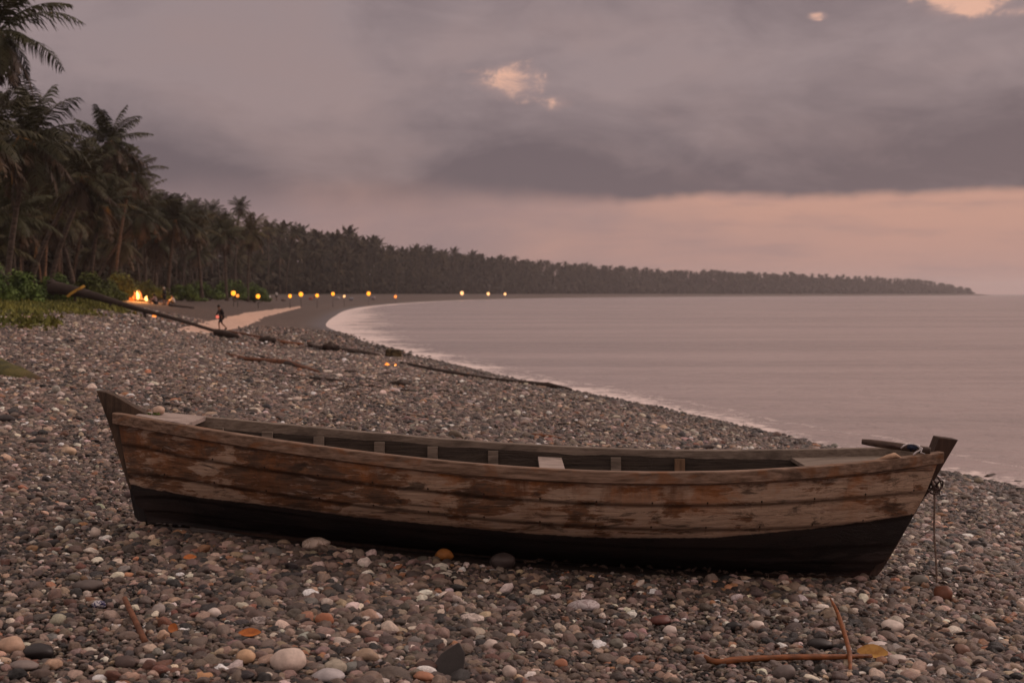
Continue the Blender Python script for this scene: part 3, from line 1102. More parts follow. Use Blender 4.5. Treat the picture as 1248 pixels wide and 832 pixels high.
def pebble_nodes():
    ng = bpy.data.node_groups.new('pebble_scatter', 'GeometryNodeTree')
    ng.interface.new_socket('Geometry', in_out='INPUT', socket_type='NodeSocketGeometry')
    ng.interface.new_socket('Geometry', in_out='OUTPUT', socket_type='NodeSocketGeometry')
    N, L = ng.nodes, ng.links
    gi = N.new('NodeGroupInput'); go = N.new('NodeGroupOutput')
    gti = N.new('GeometryNodeJoinGeometry')
    for k in range(9):
        ic = N.new('GeometryNodeMeshIcoSphere')
        ic.inputs['Radius'].default_value = 1.0
        ic.inputs['Subdivisions'].default_value = 3
        nz = N.new('ShaderNodeTexNoise')
        pos = N.new('GeometryNodeInputPosition')
        va = N.new('ShaderNodeVectorMath'); va.operation = 'ADD'
        L.new(pos.outputs[0], va.inputs[0]); va.inputs[1].default_value = (k * 5.3, k * 2.1, k * 9.7)
        L.new(va.outputs[0], nz.inputs['Vector'])
        nz.inputs['Scale'].default_value = .75 if k % 3 else 1.0
        nz.inputs['Detail'].default_value = 1.5
        sub = N.new('ShaderNodeMath'); sub.operation = 'MULTIPLY_ADD'
        L.new(nz.outputs[0], sub.inputs[0]); sub.inputs[1].default_value = 1.3; sub.inputs[2].default_value = .35
        sc_ = N.new('ShaderNodeVectorMath'); sc_.operation = 'SCALE'
        L.new(pos.outputs[0], sc_.inputs[0]); L.new(sub.outputs[0], sc_.inputs['Scale'])
        sp = N.new('GeometryNodeSetPosition')
        L.new(ic.outputs['Mesh'], sp.inputs['Geometry']); L.new(sc_.outputs[0], sp.inputs['Position'])
        sm = N.new('GeometryNodeSetShadeSmooth'); L.new(sp.outputs[0], sm.inputs['Geometry'])
        mt = N.new('GeometryNodeSetMaterial'); L.new(sm.outputs[0], mt.inputs['Geometry'])
        mt.inputs['Material'].default_value = M['pebble']
        g2 = N.new('GeometryNodeGeometryToInstance'); L.new(mt.outputs[0], g2.inputs[0])
        L.new(g2.outputs[0], gti.inputs[0])
    iop = N.new('GeometryNodeInstanceOnPoints')
    L.new(gi.outputs[0], iop.inputs['Points'])
    L.new(gti.outputs[0], iop.inputs['Instance'])
    iop.inputs['Pick Instance'].default_value = True

    def na_(name, typ):
        q = N.new('GeometryNodeInputNamedAttribute'); q.data_type = typ
        q.inputs['Name'].default_value = name
        return q.outputs[0]
    L.new(na_('pidx', 'INT'), iop.inputs['Instance Index'])
    e2r = N.new('FunctionNodeEulerToRotation')
    L.new(na_('prot', 'FLOAT_VECTOR'), e2r.inputs[0])
    L.new(e2r.outputs[0], iop.inputs['Rotation'])
    L.new(na_('pscale', 'FLOAT_VECTOR'), iop.inputs['Scale'])
    L.new(iop.outputs[0], go.inputs[0])
    return ng


pm = peb.modifiers.new('scatter', 'NODES')
pm.node_group = pebble_nodes()

# ------------------------------------------------------------------ the boat
BY = BOATY
boat = empty('wooden_boat', (0, BY, 0.9))
tag(boat, 'long weathered wooden rowing boat with peeling brown sides and black bottom lying on the shingle', 'boat')


def pts_y(pxs, Y=BY):
    return [at(px, py, Y) for px, py in pxs]


# end lines of the planking (girth 0 = sheer, 1 = keel)
LT = [at(147, 506, BY), at(152, 540, BY), at(160, 580, BY), at(168, 612, BY), at(176, 636, BY)]
RT = [at(1134, 562, BY), at(1120, 596, BY), at(1104, 626, BY), at(1082, 668, BY), at(1062, 701, BY)]
LTx = np.array([p.x for p in LT]); LTz = np.array([p.z for p in LT])
RTx = np.array([p.x for p in RT]); RTz = np.array([p.z for p in RT])
tt5 = np.linspace(0, 1, 5)


def zs_(x): return np.interp(x, SHEER[:, 0], SHEER[:, 2])
def hb_(x): return np.interp(x, SHEER[:, 0], SHEER[:, 1])


# smooth fits of the sheer tables
_pz = np.polyfit(SHEER[:, 0], SHEER[:, 2], 6)
zs_ = lambda x: np.polyval(_pz, x)
_hb = np.polyfit(SHEER[:, 0], SHEER[:, 1], 6)
hb_ = lambda x: np.maximum(np.polyval(_hb, x), .045)
KX = np.array([-2.62, -2.2, -1.5, -.7, 0, .8, 1.6, 2.2, 2.52]); KZ = np.array([1.10, 1.055, .985, .905, .84, .775, .735, .715, .712])


def sect(u, t, inset=0.0, lap=True):
    """point of the near (camera) side; u along 0..1, t girth 0..1"""
    xl = np.interp(t, tt5, LTx); xr = np.interp(t, tt5, RTx)
    x = xl + (xr - xl) * u
    zt = zs_(np.clip(x, -2.78, 3.0)) - .05
    zk = np.interp(x, KX, KZ)
    el = np.interp(t, tt5, LTz); er = np.interp(t, tt5, RTz)
    z = zt + (zk - zt) * t
    # blend ends to the stem lines
    wl = np.clip(1 - u / .10, 0, 1) ** 2; wr = np.clip((u - .88) / .12, 0, 1) ** 2
    z = z * (1 - wl - wr) + el * wl + er * wr
    full = math.sin(math.pi * min(max(u, 0), 1)) ** .5
    p = 1.35 + 1.35 * full
    b = float(hb_(np.clip(x, -2.78, 3.0))) - .012
    y = b * max(1 - t ** p, 0) ** (.80) * (1 - .06 * t)
    y = max(y, .028)
    if lap:
        # clinker laps: each strake stands a little proud at its lower edge
        for (a0, a1) in STRK:
            if a0 <= t < a1 or (t >= 1 and a1 >= 1):
                y += .007 * ((t - a0) / (a1 - a0)) * min(1, full * 1.3)
                break
    y -= inset
    return x, max(y, .008), z


STRK = [(0, .25), (.25, .49), (.49, .70), (.70, .86), (.86, 1.001)]
NU = 120
ts = []
for (a0, a1) in STRK:
    ts += [a0 + 1e-4] + list(np.linspace(a0, a1, 8)[1:-1]) + [a1 - 1e-3 if a1 < 1 else 1.0]
paint_px = np.array([(160, 590), (169, 593), (235, 605), (336, 617), (437, 630), (520, 638), (632, 649), (733, 655), (820, 655), (870, 655), (923, 650), (991, 644), (1060, 635), (1101, 629), (1120, 626)])
V = []; PZ = []; GV = []; SM = []; EX = []


def paintz(x, y):
    Y = BY - y
    px = 624 + FPX * x / Y
    py = np.interp(px, paint_px[:, 0], paint_px[:, 1])
    return at(px, py, Y).z


F = []
nt = len(ts)
for side in (-1, 1):
    for layer in (0, 1):
        base = len(V)
        for i in range(NU + 1):
            u = i / NU
            for t in ts:
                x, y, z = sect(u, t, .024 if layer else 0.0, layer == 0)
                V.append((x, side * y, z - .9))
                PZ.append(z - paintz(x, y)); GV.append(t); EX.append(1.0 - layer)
                dmin = min(abs(t - a0) for a0, _ in STRK[1:])
                SM.append(.9 if dmin < .004 else 0.0)
        for i in range(NU):
            for j in range(nt - 1):
                a = base + i * nt + j
                q = (a, a + nt, a + nt + 1, a + 1)
                if (side == 1) ^ (layer == 1): q = q[::-1]
                F.append(q)
me = mesh_from('hull', np.array(V), np.array(F), M['hull'])
for nm, vals in (('pz', PZ), ('gv', GV), ('seam', SM), ('ext', EX)):
    add_attr(me, nm, vals)
hull = link('hull', me, boat)


def bl(p):     # world -> boat local
    return (p[0], p[1] - BY, p[2] - .9)


def rail(side):
    """gunwale: a rectangular rail following the sheer"""
    xs = np.linspace(-2.775 if side < 0 else -2.70, 2.985, 70)
    V = []; F = []
    for i, x in enumerate(xs):
        xx = min(x, 3.0)
        b = float(hb_(xx)); z = float(zs_(xx))
        if x < -2.6: b = max(b, .075)
        # plan normal
        db = float(hb_(xx + .02) - hb_(xx - .02)) / .04
        nn = Vector((-db, 1)).normalized()
        wv = .0015 * mnoise.noise(Vector((x * 3, side, 0)))
        for (o_, zz) in ((.020, 0.0), (.026, -.006), (.026, -.074), (.018, -.080), (-.036, -.080), (-.036, -.006), (-.030, 0.0)):
            V.append((x + nn.x * o_, side * (b + nn.y * o_ + wv), z + zz + wv - .9))
    k = 7
    for i in range(len(xs) - 1):
        for j in range(k):
            q = (i * k + j, i * k + (j + 1) % k, (i + 1) * k + (j + 1) % k, (i + 1) * k + j)
            F.append(q if side > 0 else q[::-1])
    F.append(tuple(range(k))); F.append(tuple((len(xs) - 1) * k + j for j in range(k)))
    me = mesh_from('gunwale', np.array(V), F, M['rail'] if side < 0 else M['grey_wood'], smooth=False)
    return link('gunwale', me, boat)


rail(-1); rail(1)
# thin pale rubbing strip below the near rail
for side in (-1, 1):
    pts = []
    for u in np.linspace(.004, .996, 60):
        x, y, z = sect(u, .045)
        pts.append((x, side * (y + .004), z - .9))
    MB().tube(pts, .011, 6).build('rubbing_strip', M['rail'], boat)

# stem post (left): tall pointed plate on the centreline
def plate(name, px, thick, material, bev=.006, taper=None):
    pts = [bl(at(a, b, BY)) for a, b in px]
    n = len(pts)
    th = taper or [thick] * n
    V = [(p[0], -t / 2, p[2]) for p, t in zip(pts, th)] + [(p[0], t / 2, p[2]) for p, t in zip(pts, th)]
    F = [tuple(range(n))[::-1], tuple(range(n, 2 * n))] + [(i, (i + 1) % n, (i + 1) % n + n, i + n) for i in range(n)]
    o = link(name, mesh_from(name, np.array(V), F, material, smooth=False), boat)
    import bmesh
    bm = bmesh.new(); bm.from_mesh(o.data); bmesh.ops.recalc_face_normals(bm, faces=bm.faces); bm.to_mesh(o.data); bm.free()
    m_ = o.modifiers.new('b', 'BEVEL'); m_.width = bev; m_.segments = 2; m_.limit_method = 'ANGLE'
    return o


plate('stem_post', [(119.5, 475), (131, 477), (141, 481), (183, 505), (182, 512), (165, 514), (158, 530), (168, 580), (181, 634), (172, 634), (166, 628),
                    (160, 596), (150, 565), (140, 532), (129, 500)], .085, M['stem_wood'])
plate('keel', [(168, 630), (260, 645), (420, 668), (600, 690), (780, 706), (960, 711), (1050, 709), (1060, 702), (1050, 694), (960, 696), (780, 688), (600, 670), (420, 650), (260, 628), (180, 618)], .05, M['dark_wood'])
plate('stern_post', [(1141, 531.5), (1164, 534.5), (1136, 582), (1109, 628), (1090, 662), (1072, 692), (1062, 703), (1052, 702), (1062, 690), (1076, 664), (1098, 626),
                     (1118, 590), (1128, 566)], .13, M['dark_wood'])

# ribs (frames): uprights inside the planking
def rib(x, wide=.078, mname='grey_wood'):
    for side in (-1, 1):
        V = []; F = []
        tl = np.linspace(.02, .80, 9)
        for t in tl:
            xl = np.interp(t, tt5, LTx); xr = np.interp(t, tt5, RTx)
            u = (x - xl) / (xr - xl)
            _, y, z = sect(u, t, .030, False)
            for dx, dy in ((-wide / 2, 0), (wide / 2, 0), (wide / 2, -.035), (-wide / 2, -.035)):
                V.append((x + dx, side * (y + dy), z - .9))
        for i in range(len(tl) - 1):
            for j in range(4):
                q = (i * 4 + j, i * 4 + (j + 1) % 4, (i + 1) * 4 + (j + 1) % 4, (i + 1) * 4 + j)
                F.append(q)
        F.append((0, 1, 2, 3)); F.append(tuple((len(tl) - 1) * 4 + j for j in range(4))[::-1])
        o = link('rib', mesh_from('rib', np.array(V), F, M[mname], smooth=False), boat)


def far_x(px):      # world x on the far inner side
    x = 0
    for _ in range(8):
        Y = BY + float(hb_(x)) - .05
        x = (px - 624) / FPX * Y
    return x


M['rib_brown'] = m_wood('brown_rib_wood', (.11, .065, .038), (.22, .13, .075), sx=14, sy=14, sz=1.5)
for px, mn in ((265, 'grey_wood'), (325, 'grey_wood'), (388, 'grey_wood'), (462, 'grey_wood'), (527, 'grey_wood'), (601, 'grey_wood'), (751, 'grey_wood'), (829, 'rib_brown'), (985, 'grey_wood')):
    rib(far_x(px), .075, mn)


def plank_deck(name, x0, x1, drop, material, thick=.028, ov=.0, slant=0.0, zfix=None):
    """flat board across the boat following its plan"""
    n = 8
    V = []; F = []
    for i in range(n + 1):
        x = x0 + (x1 - x0) * i / n
        b = float(hb_(x)) - .036 + ov
        z = float(zs_(x)) - drop if zfix is None else zfix
        for s_ in (-1, 1):
            V.append((x + slant * (-s_) * .5, s_ * b, z - .9)); V.append((x + slant * (-s_) * .5, s_ * b, z - thick - .9))
    for i in range(n):
        a = i * 4; c = a + 4
        F += [(a, c, c + 2, a + 2), (a + 1, a + 3, c + 3, c + 1), (a, a + 1, c + 1, c), (a + 2, c + 2, c + 3, a + 3)]
    F += [(0, 2, 3, 1), (n * 4, n * 4 + 1, n * 4 + 3, n * 4 + 2)]
    o = link(name, mesh_from(name, np.array(V), F, material, smooth=False), boat)
    import bmesh
    bm = bmesh.new(); bm.from_mesh(o.data); bmesh.ops.recalc_face_normals(bm, faces=bm.faces); bm.to_mesh(o.data); bm.free()
    m_ = o.modifiers.new('b', 'BEVEL'); m_.width = .004; m_.segments = 2; m_.limit_method = 'ANGLE'
    return o


fd = plank_deck('foredeck', -2.62, -2.225, -.006, M['pale_wood'], .034, ov=.022)
th = plank_deck('thwart', .195, .375, .085, M['pale_wood'], .03)
st = plank_deck('stern_seat', 2.06, 2.72, .055, M['grey_wood'], .03)
# floor boards low inside
for k in (-1, 0, 1):
    mb = MB()
    xs = np.linspace(-1.6, 1.7, 12)
    pts = [(x, k * .11, np.interp(x, KX, KZ) + .24 - .9) for x in xs]
    V = []
    for p in pts:
        for dy, dz in ((-.052, 0), (.052, 0), (.052, -.018), (-.052, -.018)):
            V.append((p[0], p[1] + dy, p[2] + dz))
    F = []
    for i in range(len(pts) - 1):
        for j in range(4):
            F.append((i * 4 + j, i * 4 + (j + 1) % 4, (i + 1) * 4 + (j + 1) % 4, (i + 1) * 4 + j))
    mb.add(V, F)
    mb.build('floorboard', M['grey_wood'], boat, smooth=False)
# inner stringer
for side in (-1, 1):
    V = []; F = []
    us = np.linspace(.05, .95, 50)
    for u in us:
        x, y, z = sect(u, .34, .066, False)
        for dy, dz in ((0, .025), (0, -.025), (-.02, -.025), (-.02, .025)):
            V.append((x, side * (y + dy), z + dz - .9))
    for i in range(len(us) - 1):
        for j in range(4):
            F.append((i * 4 + j, i * 4 + (j + 1) % 4, (i + 1) * 4 + (j + 1) % 4, (i + 1) * 4 + j))
    link('stringer', mesh_from('stringer', np.array(V), F, M['grey_wood'], smooth=False), boat)

# things on and in the boat
p = at(193.5, 496, BY + .02)
Pm, F = stone_mesh((.046, .038, .032), 31)
o = link('stone', mesh_from('stone', np.array(Pm), F, m_stone('stone_deck', (.46, .33, .25), .6)))
o.location = (p.x, BY + .02, float(zs_(-2.5)) + .006 + .030)
tag(o, 'cream rounded stone resting on the foredeck of the boat', 'stone')
mb = MB()
random.seed(3)
q = Vector((p.x - .03, BY - .015, float(zs_(-2.5)) + .010))
for i in range(46):
    a = q + Vector((random.uniform(-.05, .055), random.uniform(-.02, .02), 0))
    d = Vector((random.uniform(-.5, .5), random.uniform(-.5, .5), random.uniform(.1, .8))).normalized() * random.uniform(.012, .028)
    s_ = d.cross(Vector((0, 0, 1))).normalized() * .005
    mb.add([a - s_, a + s_, a + d], [(0, 1, 2)])
o = mb.build('moss_tuft', M['bush'], smooth=False)
tag(o, 'small dark green tuft of moss beside the stone on the foredeck', 'moss')

mb = MB()
a = at(1055, 538.5, BY - .02); b = at(1134, 554.5, BY - .19)
b.z = max(b.z, float(zs_(2.9)) + .020)
pts = [a + (b - a) * t for t in np.linspace(-.06, 1, 9)]
mb.tube(pts, [.018, .024, .0255, .0255, .0255, .025, .025, .024, .022], 12, .06)
o = mb.build('oar_shaft', M['pole'])
tag(o, 'dark round oar shaft lying across the stern of the boat', 'oar')

# navy bundle and white cord on the oar
c = at(1112, 545.5, BY - .15)
mb = MB().blob(c + Vector((0, 0, .004)), (.040, .035, .026), 3, .35, 2.2, 8.0)
o = mb.build('cloth_bundle', M['cloth_blue'])
tag(o, 'navy blue cloth bundle lying on the oar shaft at the stern', 'cloth')
mb = MB()
pts = [at(1098, 546, BY - .17), at(1102, 542.5, BY - .18), at(1106, 541, BY - .15), at(1114, 541.0, BY - .17), at(1120, 543, BY - .2), at(1122, 548, BY - .22), at(1117, 550.5, BY - .23), at(1113, 554.0, BY - .235)]
mb.tube(pts, .006, 6)
mb.tube([at(1118, 543, BY - .21), at(1124, 546, BY - .22), at(1122, 551, BY - .235), at(1127, 553, BY - .235)], .005, 6)
o = mb.build('cord', M['cord_white'])
tag(o, 'white cord looped round the navy cloth bundle at the stern', 'cord')
mb = MB()
pts = [at(1083, 543.5, BY - .1), at(1090, 543, BY - .12), at(1095, 545, BY - .14), at(1100, 545, BY - .16)]
mb.tube(pts, [.006, .010, .008, .004], 7, .2)
o = mb.build('cord', M['twine_dark'])
tag(o, 'short dark frayed cord left of the navy cloth bundle', 'cord')
mb = MB()
pts = [at(1062, 562, BY - .22), at(1072, 560, BY - .26), at(1082, 556.5, BY - .285), at(1090, 555.0, BY - .275), at(1097, 557.5, BY - .26)]
mb.tube(pts, [.010, .018, .024, .027, .016], 10, .35, .7, 5.0)
o = mb.build('cloth_roll', M['cloth_tan'])
tag(o, 'tan twisted cloth lying over the near rail by the stern', 'cloth')

# mooring rope tied round the stern post, hanging to the ground
rope = empty('mooring_rope', at(1137, 592, BY - .05))
tag(rope, 'thin brown mooring rope knotted round the stern post and hanging straight to the shingle', 'rope')
rl = rope.location.copy()
mb = MB()
g = gp(1141.5, 729)
Yr = BY - .12
top = at(1137, 586, Yr); bot = Vector((at(1141.5, 729, Yr).x, Yr, hz(top.x, Yr) + .01))
pts = [top + (bot - top) * t + Vector((.008 * math.sin(t * 9), 0, 0)) * (1 - t) for t in np.linspace(0, 1, 22)]
mb.tube(pts, .0070, 7)
mb.build('hanging_end', M['rope'], rope, loc=rl)
mb = MB()
def ring(c, rx, rz, tilt, r, n=20, ph=0):
    return [c + Vector((math.cos(a) * rx, math.sin(a) * .05 * tilt, math.sin(a) * rz)) for a in np.linspace(ph, ph + 2 * math.pi, n)]
for k in range(3):     # turns round the post
    cz = at(1126 - k * 2, 580 + k * 4.5, BY)
    pts = [cz + Vector((math.cos(a) * .085, math.sin(a) * .085, math.cos(a) * -.045)) for a in np.linspace(0, 2 * math.pi, 25)]
    mb.tube(pts, .0065, 7)
mb.build('turn', M['twine_dark'], rope, loc=rl)
mb = MB()
cc = at(1139, 591, BY - .10)
for (rx, rz, tl, dx, dz) in ((.030, .045, 1, .012, .02), (.022, .050, -1, .030, -.01), (.036, .026, 1, -.012, -.03), (.018, .03, 1, .0, .0)):
    mb.tube(ring(cc + Vector((dx, 0, dz)), rx, rz, tl, .006), .0062, 7)
mb.tube([at(1115, 573, BY - .085), at(1124, 580, BY - .09), at(1133, 588, BY - .10), at(1140, 592, BY - .11)], .0058, 7)
mb.tube([cc, cc + Vector((-.05, -.01, -.05)), cc + Vector((-.075, -.01, -.075))], .006, 7)
mb.tube([cc, cc + Vector((.035, -.01, -.03)), cc + Vector((.030, -.01, -.065))], .006, 7)
mb.build('knot', M['twine_dark'], rope, loc=rl)

# ------------------------------------------------------------------ sticks, leaves and twigs on the near shingle
def stick(name, px, radii, material, label, cat, lift=.02, wob=.25, sides=9, seed=1.0, sub=3):
    pts = []
    for q in px:
        g = gp(q[0], q[1])
        dz = q[2] if len(q) > 2 else lift
        # a raised point is put on the same sight line
        if dz > lift:
            Y = g.y * (1 - (dz - lift) / (CAMZ - g.z))
            pts.append(at(q[0], q[1], Y))
        else:
            pts.append(g + Vector((0, 0, dz)))
    # smooth
    P_ = np.array([[*p] for p in pts]); n = len(P_)
    out = []; rr_ = []
    for i in range(n - 1):
        p0, p1, p2, p3 = P_[max(i - 1, 0)], P_[i], P_[i + 1], P_[min(i + 2, n - 1)]
        for t in np.linspace(0, 1, sub, endpoint=False):
            out.append(.5 * (2 * p1 + (p2 - p0) * t + (2 * p0 - 5 * p1 + 4 * p2 - p3) * t * t + (3 * p1 - p0 - 3 * p2 + p3) * t ** 3))
            rr_.append(radii[i] + (radii[i + 1] - radii[i]) * t)
    out.append(P_[-1]); rr_.append(radii[-1])
    mb = MB().tube(out, rr_, sides, wob, seed=seed)
    c = out[len(out) // 2]
    o = mb.build(name, material, loc=tuple(c))
    tag(o, label, cat)
    return o


stick('branch', [(845, 794, .04), (858, 800, .055), (873, 806, .06), (905, 803, .07), (960, 800.5, .075), (1010, 800, .075), (1062, 799, .065)],
      [.010, .014, .016, .017, .016, .015, .011], M['drift_orange'], 'long wet orange branch lying level on the shingle at the bottom right', 'branch', wob=.3, seed=2)
stick('branch', [(1012, 729, .16), (1019, 742, .12), (1026, 762, .09), (1033, 785, .085), (1036, 802, .085), (1036, 820, .03)],
      [.005, .011, .0135, .013, .011, .008], M['drift_orange'], 'curved orange stick crossing over the level branch at the bottom right', 'branch', wob=.35, seed=5)
stick('branch', [(152, 729, .09), (160, 746, .08), (168, 763, .06), (177, 783, .03)],
      [.014, .0145, .015, .018], M['drift_red'], 'short reddish brown stick leaning on the shingle at the lower left', 'branch', wob=.12, seed=8)
stick('twig', [(1143, 679, .06), (1147, 690, .05), (1152, 703, .05), (1157, 712, .02)], [.004, .010, .008, .004], M['drift'],
      'dark twig leaning by the foot of the hanging rope', 'twig', seed=3)
stick('twig', [(1140, 680), (1158, 681), (1170, 683)], [.004, .008, .005], M['drift'], 'dark level twig right behind the hanging rope', 'twig', seed=4)
stick('twig', [(1190, 754), (1205, 758), (1228, 757), (1245, 760)], [.005, .009, .009, .004], M['drift_orange'], 'thin orange twig near the right edge below the dark stones', 'twig', seed=6)
stick('twig', [(1050, 753), (1046, 768), (1048, 777)], [.004, .006, .004], M['drift'], 'small dark upright twig right of the curved orange stick', 'twig', seed=6)
stick('twig', [(936, 702, .02), (938, 714, .03)], [.004, .004], M['rope'], 'tiny pale twig under the stern end of the hull', 'twig', seed=6)
stick('twig', [(1130, 780), (1150, 781), (1170, 780)], [.004, .006, .004], M['drift_red'], 'thin reddish twig between the white oval stone and the right edge', 'twig', seed=9)
stick('twig', [(946, 757), (958, 764), (972, 768)], [.004, .005, .003], M['drift_red'], 'thin reddish twig right of the white and black pebble pair', 'twig', seed=10)
stick('twig', [(604, 678, .03), (610, 692, .03)], [.003, .005], M['drift_orange'], 'short orange twig beside the dark round stone under the hull', 'twig', seed=12)


def leaf(px, py, L, W, ang, material, label, curl=.3, tilt=.5):
    g = gp(px, py)
    n = 7
    V = []; F = []
    for i in range(n):
        t = i / (n - 1)
        w = W * math.sin(math.pi * (t * .92 + .04)) ** .8
        x = (t - .5) * L
        z = curl * L * (t - .5) ** 2
        V += [(x, -w / 2, z + w * .25), (x, 0, z), (x, w / 2, z + w * .25)]
    V2 = [(a, b, c - .0018) for a, b, c in V]
    m_ = len(V)
    for i in range(n - 1):
        for j in range(2):
            a = i * 3 + j
            F.append((a, a + 3, a + 4, a + 1)); F.append((a + m_, a + 1 + m_, a + 4 + m_, a + 3 + m_))
    me = mesh_from('leaf', np.array(V + V2), F, material)
    o = link('leaf', me)
    o.location = g + Vector((0, .01, .035))
    o.rotation_euler = (tilt, 0, ang)
    tag(o, label, 'leaf')
    return o


M['leaf_o'] = simple('fallen_leaf_orange', (.32, .09, .02), (.46, .15, .03), 30, .5)
M['leaf_y'] = simple('fallen_leaf_ochre', (.30, .14, .03), (.44, .24, .06), 22, .55)
leaf(212, 775, .105, .05, -.9, M['leaf_o'], 'orange fallen leaf standing on edge right of the leaning stick', tilt=.9)
leaf(304, 781, .11, .055, .1, M['leaf_o'], 'rust orange fallen leaf above the peach pebble', tilt=.6)
leaf(1064, 805, .16, .10, -.3, M['leaf_y'], 'yellow ochre leaf at the right end of the level branch', tilt=.55)
leaf(231, 687, .08, .05, .3, M['leaf_o'], 'orange fallen leaf on the shingle below the left end of the boat', tilt=.5)

# ------------------------------------------------------------------ driftwood up the beach
def log(name, px, radii, material, label, cat='driftwood', sides=12, wob=.25, seed=1.0, sub=4, sink=.6):
    sink = .8
    pts = [gp(a, b) + Vector((0, 0, r * sink + .03)) for (a, b), r in zip(px, radii)]
    P_ = np.array([[*p] for p in pts]); n = len(P_); out = []; rr_ = []
    for i in range(n - 1):
        for t in np.linspace(0, 1, sub, endpoint=False):
            out.append(P_[i] + (P_[i + 1] - P_[i]) * t); rr_.append(radii[i] + (radii[i + 1] - radii[i]) * t)
    out.append(P_[-1]); rr_.append(radii[-1])
    o = MB().tube(out, rr_, sides, wob, seed=seed).build(name, material, loc=tuple(out[len(out) // 2]))
    return tag(o, label, cat)


# the long fallen trunk: thick root end on the grass bank, thin end by the path
def fallen_trunk():
    e = gp(286, 410)
    root = empty('fallen_trunk', e)
    tag(root, 'long fallen tree trunk with a thick root end propped on the grass bank', 'fallen trunk')
    Yl = e.y + 11
    line = [(64, 350, 0.40), (85, 354, .32), (112, 359.5, .24), (140, 368, .17), (165, 375.5, .13), (190, 382, .115), (220, 390.5, .10), (250, 399.5, .09), (285, 410, .085)]
    pts = []; rr_ = []
    for i, (a, b, r) in enumerate(line):
        t = i / (len(line) - 1)
        Y = Yl + (e.y - Yl) * ((a - 64) / (285 - 64))
        pts.append(at(a, b, Y)); rr_.append(r)
    o2 = []; r2 = []
    for i in range(len(pts) - 1):
        for t in np.linspace(0, 1, 5, endpoint=False):
            o2.append(pts[i].lerp(pts[i + 1], t)); r2.append(rr_[i] + (rr_[i + 1] - rr_[i]) * t)
    o2.append(pts[-1]); r2.append(rr_[-1])
    MB().tube(o2, r2, 14, .25, seed=3).build('stem', M['drift'], root, loc=tuple(e))
    # root plate: broken butt with stubs
    mb = MB()
    b0 = pts[0]
    dirv = (pts[0] - pts[1]).normalized()
    random.seed(5)
    for k in range(11):
        a = k / 11 * 6.28
        side = Vector((0, math.cos(a), math.sin(a)))
        s0 = b0 + side * .22 - dirv * .1
        s1 = s0 + (dirv * random.uniform(.2, .5) + side * random.uniform(.12, .34))
        mb.tube([s0, (s0 + s1) / 2, s1], [.20, .14, .05], 7, .3, seed=k)
    mb.build('root_stub', M['drift'], root, loc=tuple(e))
    # props: broken branches that hold it up from the ground
    for idx in (6, 14, 22):
        q = o2[idx]
        gz_ = hz(q.x, q.y - .1)
        if q.z - gz_ > .15:
            MB().tube([q, Vector((q.x + .1, q.y - .12, (q.z + gz_) / 2)), Vector((q.x + .16, q.y - .2, gz_ - .05))], [.11, .09, .07], 8, .3, seed=idx).build('branch_stub', M['drift'], root, loc=tuple(e))
    return root, pts, e, Yl


FT, ftp, fte, FYl = fallen_trunk()
# yellow strap round the trunk
q = at(96, 355, FYl + (fte.y - FYl) * (96 - 64) / 221)
mb = MB()
pts = [q + Vector((-.55, -.42, -.32)), q + Vector((-.3, -.42, -.12)), q + Vector((0, -.38, .06)), q + Vector((.25, -.36, .20)), q + Vector((.42, -.2, .33))]
V = []; F = []
for i, p_ in enumerate(pts):
    V += [p_ + Vector((-.05, 0, .06)), p_ + Vector((.05, 0, -.06)), p_ + Vector((.05, .02, -.06)), p_ + Vector((-.05, .02, .06))]
for i in range(len(pts) - 1):
    for j in range(4):
        F.append((i * 4 + j, i * 4 + (j + 1) % 4, (i + 1) * 4 + (j + 1) % 4, (i + 1) * 4 + j))
mb.add([tuple(v) for v in V], F)
o = mb.build('strap', M['yellow'], loc=tuple(q), smooth=False)
tag(o, 'yellow strap slung over the thick end of the fallen trunk', 'strap')

log('driftwood', [(262, 409), (272, 411), (290, 413)], [.14, .20, .10], M['drift'], 'dark lump of driftwood at the walking person\'s feet', wob=.5, seed=4)
log('driftwood', [(262, 403), (300, 409), (345, 417)], [.05, .06, .03], M['drift_red'], 'thin pale branch running right from the person\'s feet', seed=7)
log('driftwood', [(318, 416.5), (326, 418), (334, 418.5)], [.10, .17, .12], M['drift'], 'small black driftwood chunk between the person and the tangled log', wob=.5, seed=9)
log('driftwood', [(343, 419), (356, 420.5), (369, 421.5)], [.09, .07, .06], M['drift_orange'], 'short orange brown branch left of the tangled log', seed=11)

root = empty('driftwood_log', gp(405, 428))
tag(root, 'black tangled driftwood log with raised lumps in the middle of the beach', 'driftwood')
rl = root.location.copy()


def glog(px, radii, seed, wob=.4, sink=.6):
    pts = [gp(a, b) + Vector((0, 0, r * sink)) for (a, b), r in zip(px, radii)]
    out = []; rr_ = []
    for i in range(len(pts) - 1):
        for t in np.linspace(0, 1, 4, endpoint=False):
            out.append(pts[i].lerp(pts[i + 1], t)); rr_.append(radii[i] + (radii[i + 1] - radii[i]) * t)
    out.append(pts[-1]); rr_.append(radii[-1])
    return MB().tube(out, rr_, 10, wob, seed=seed)


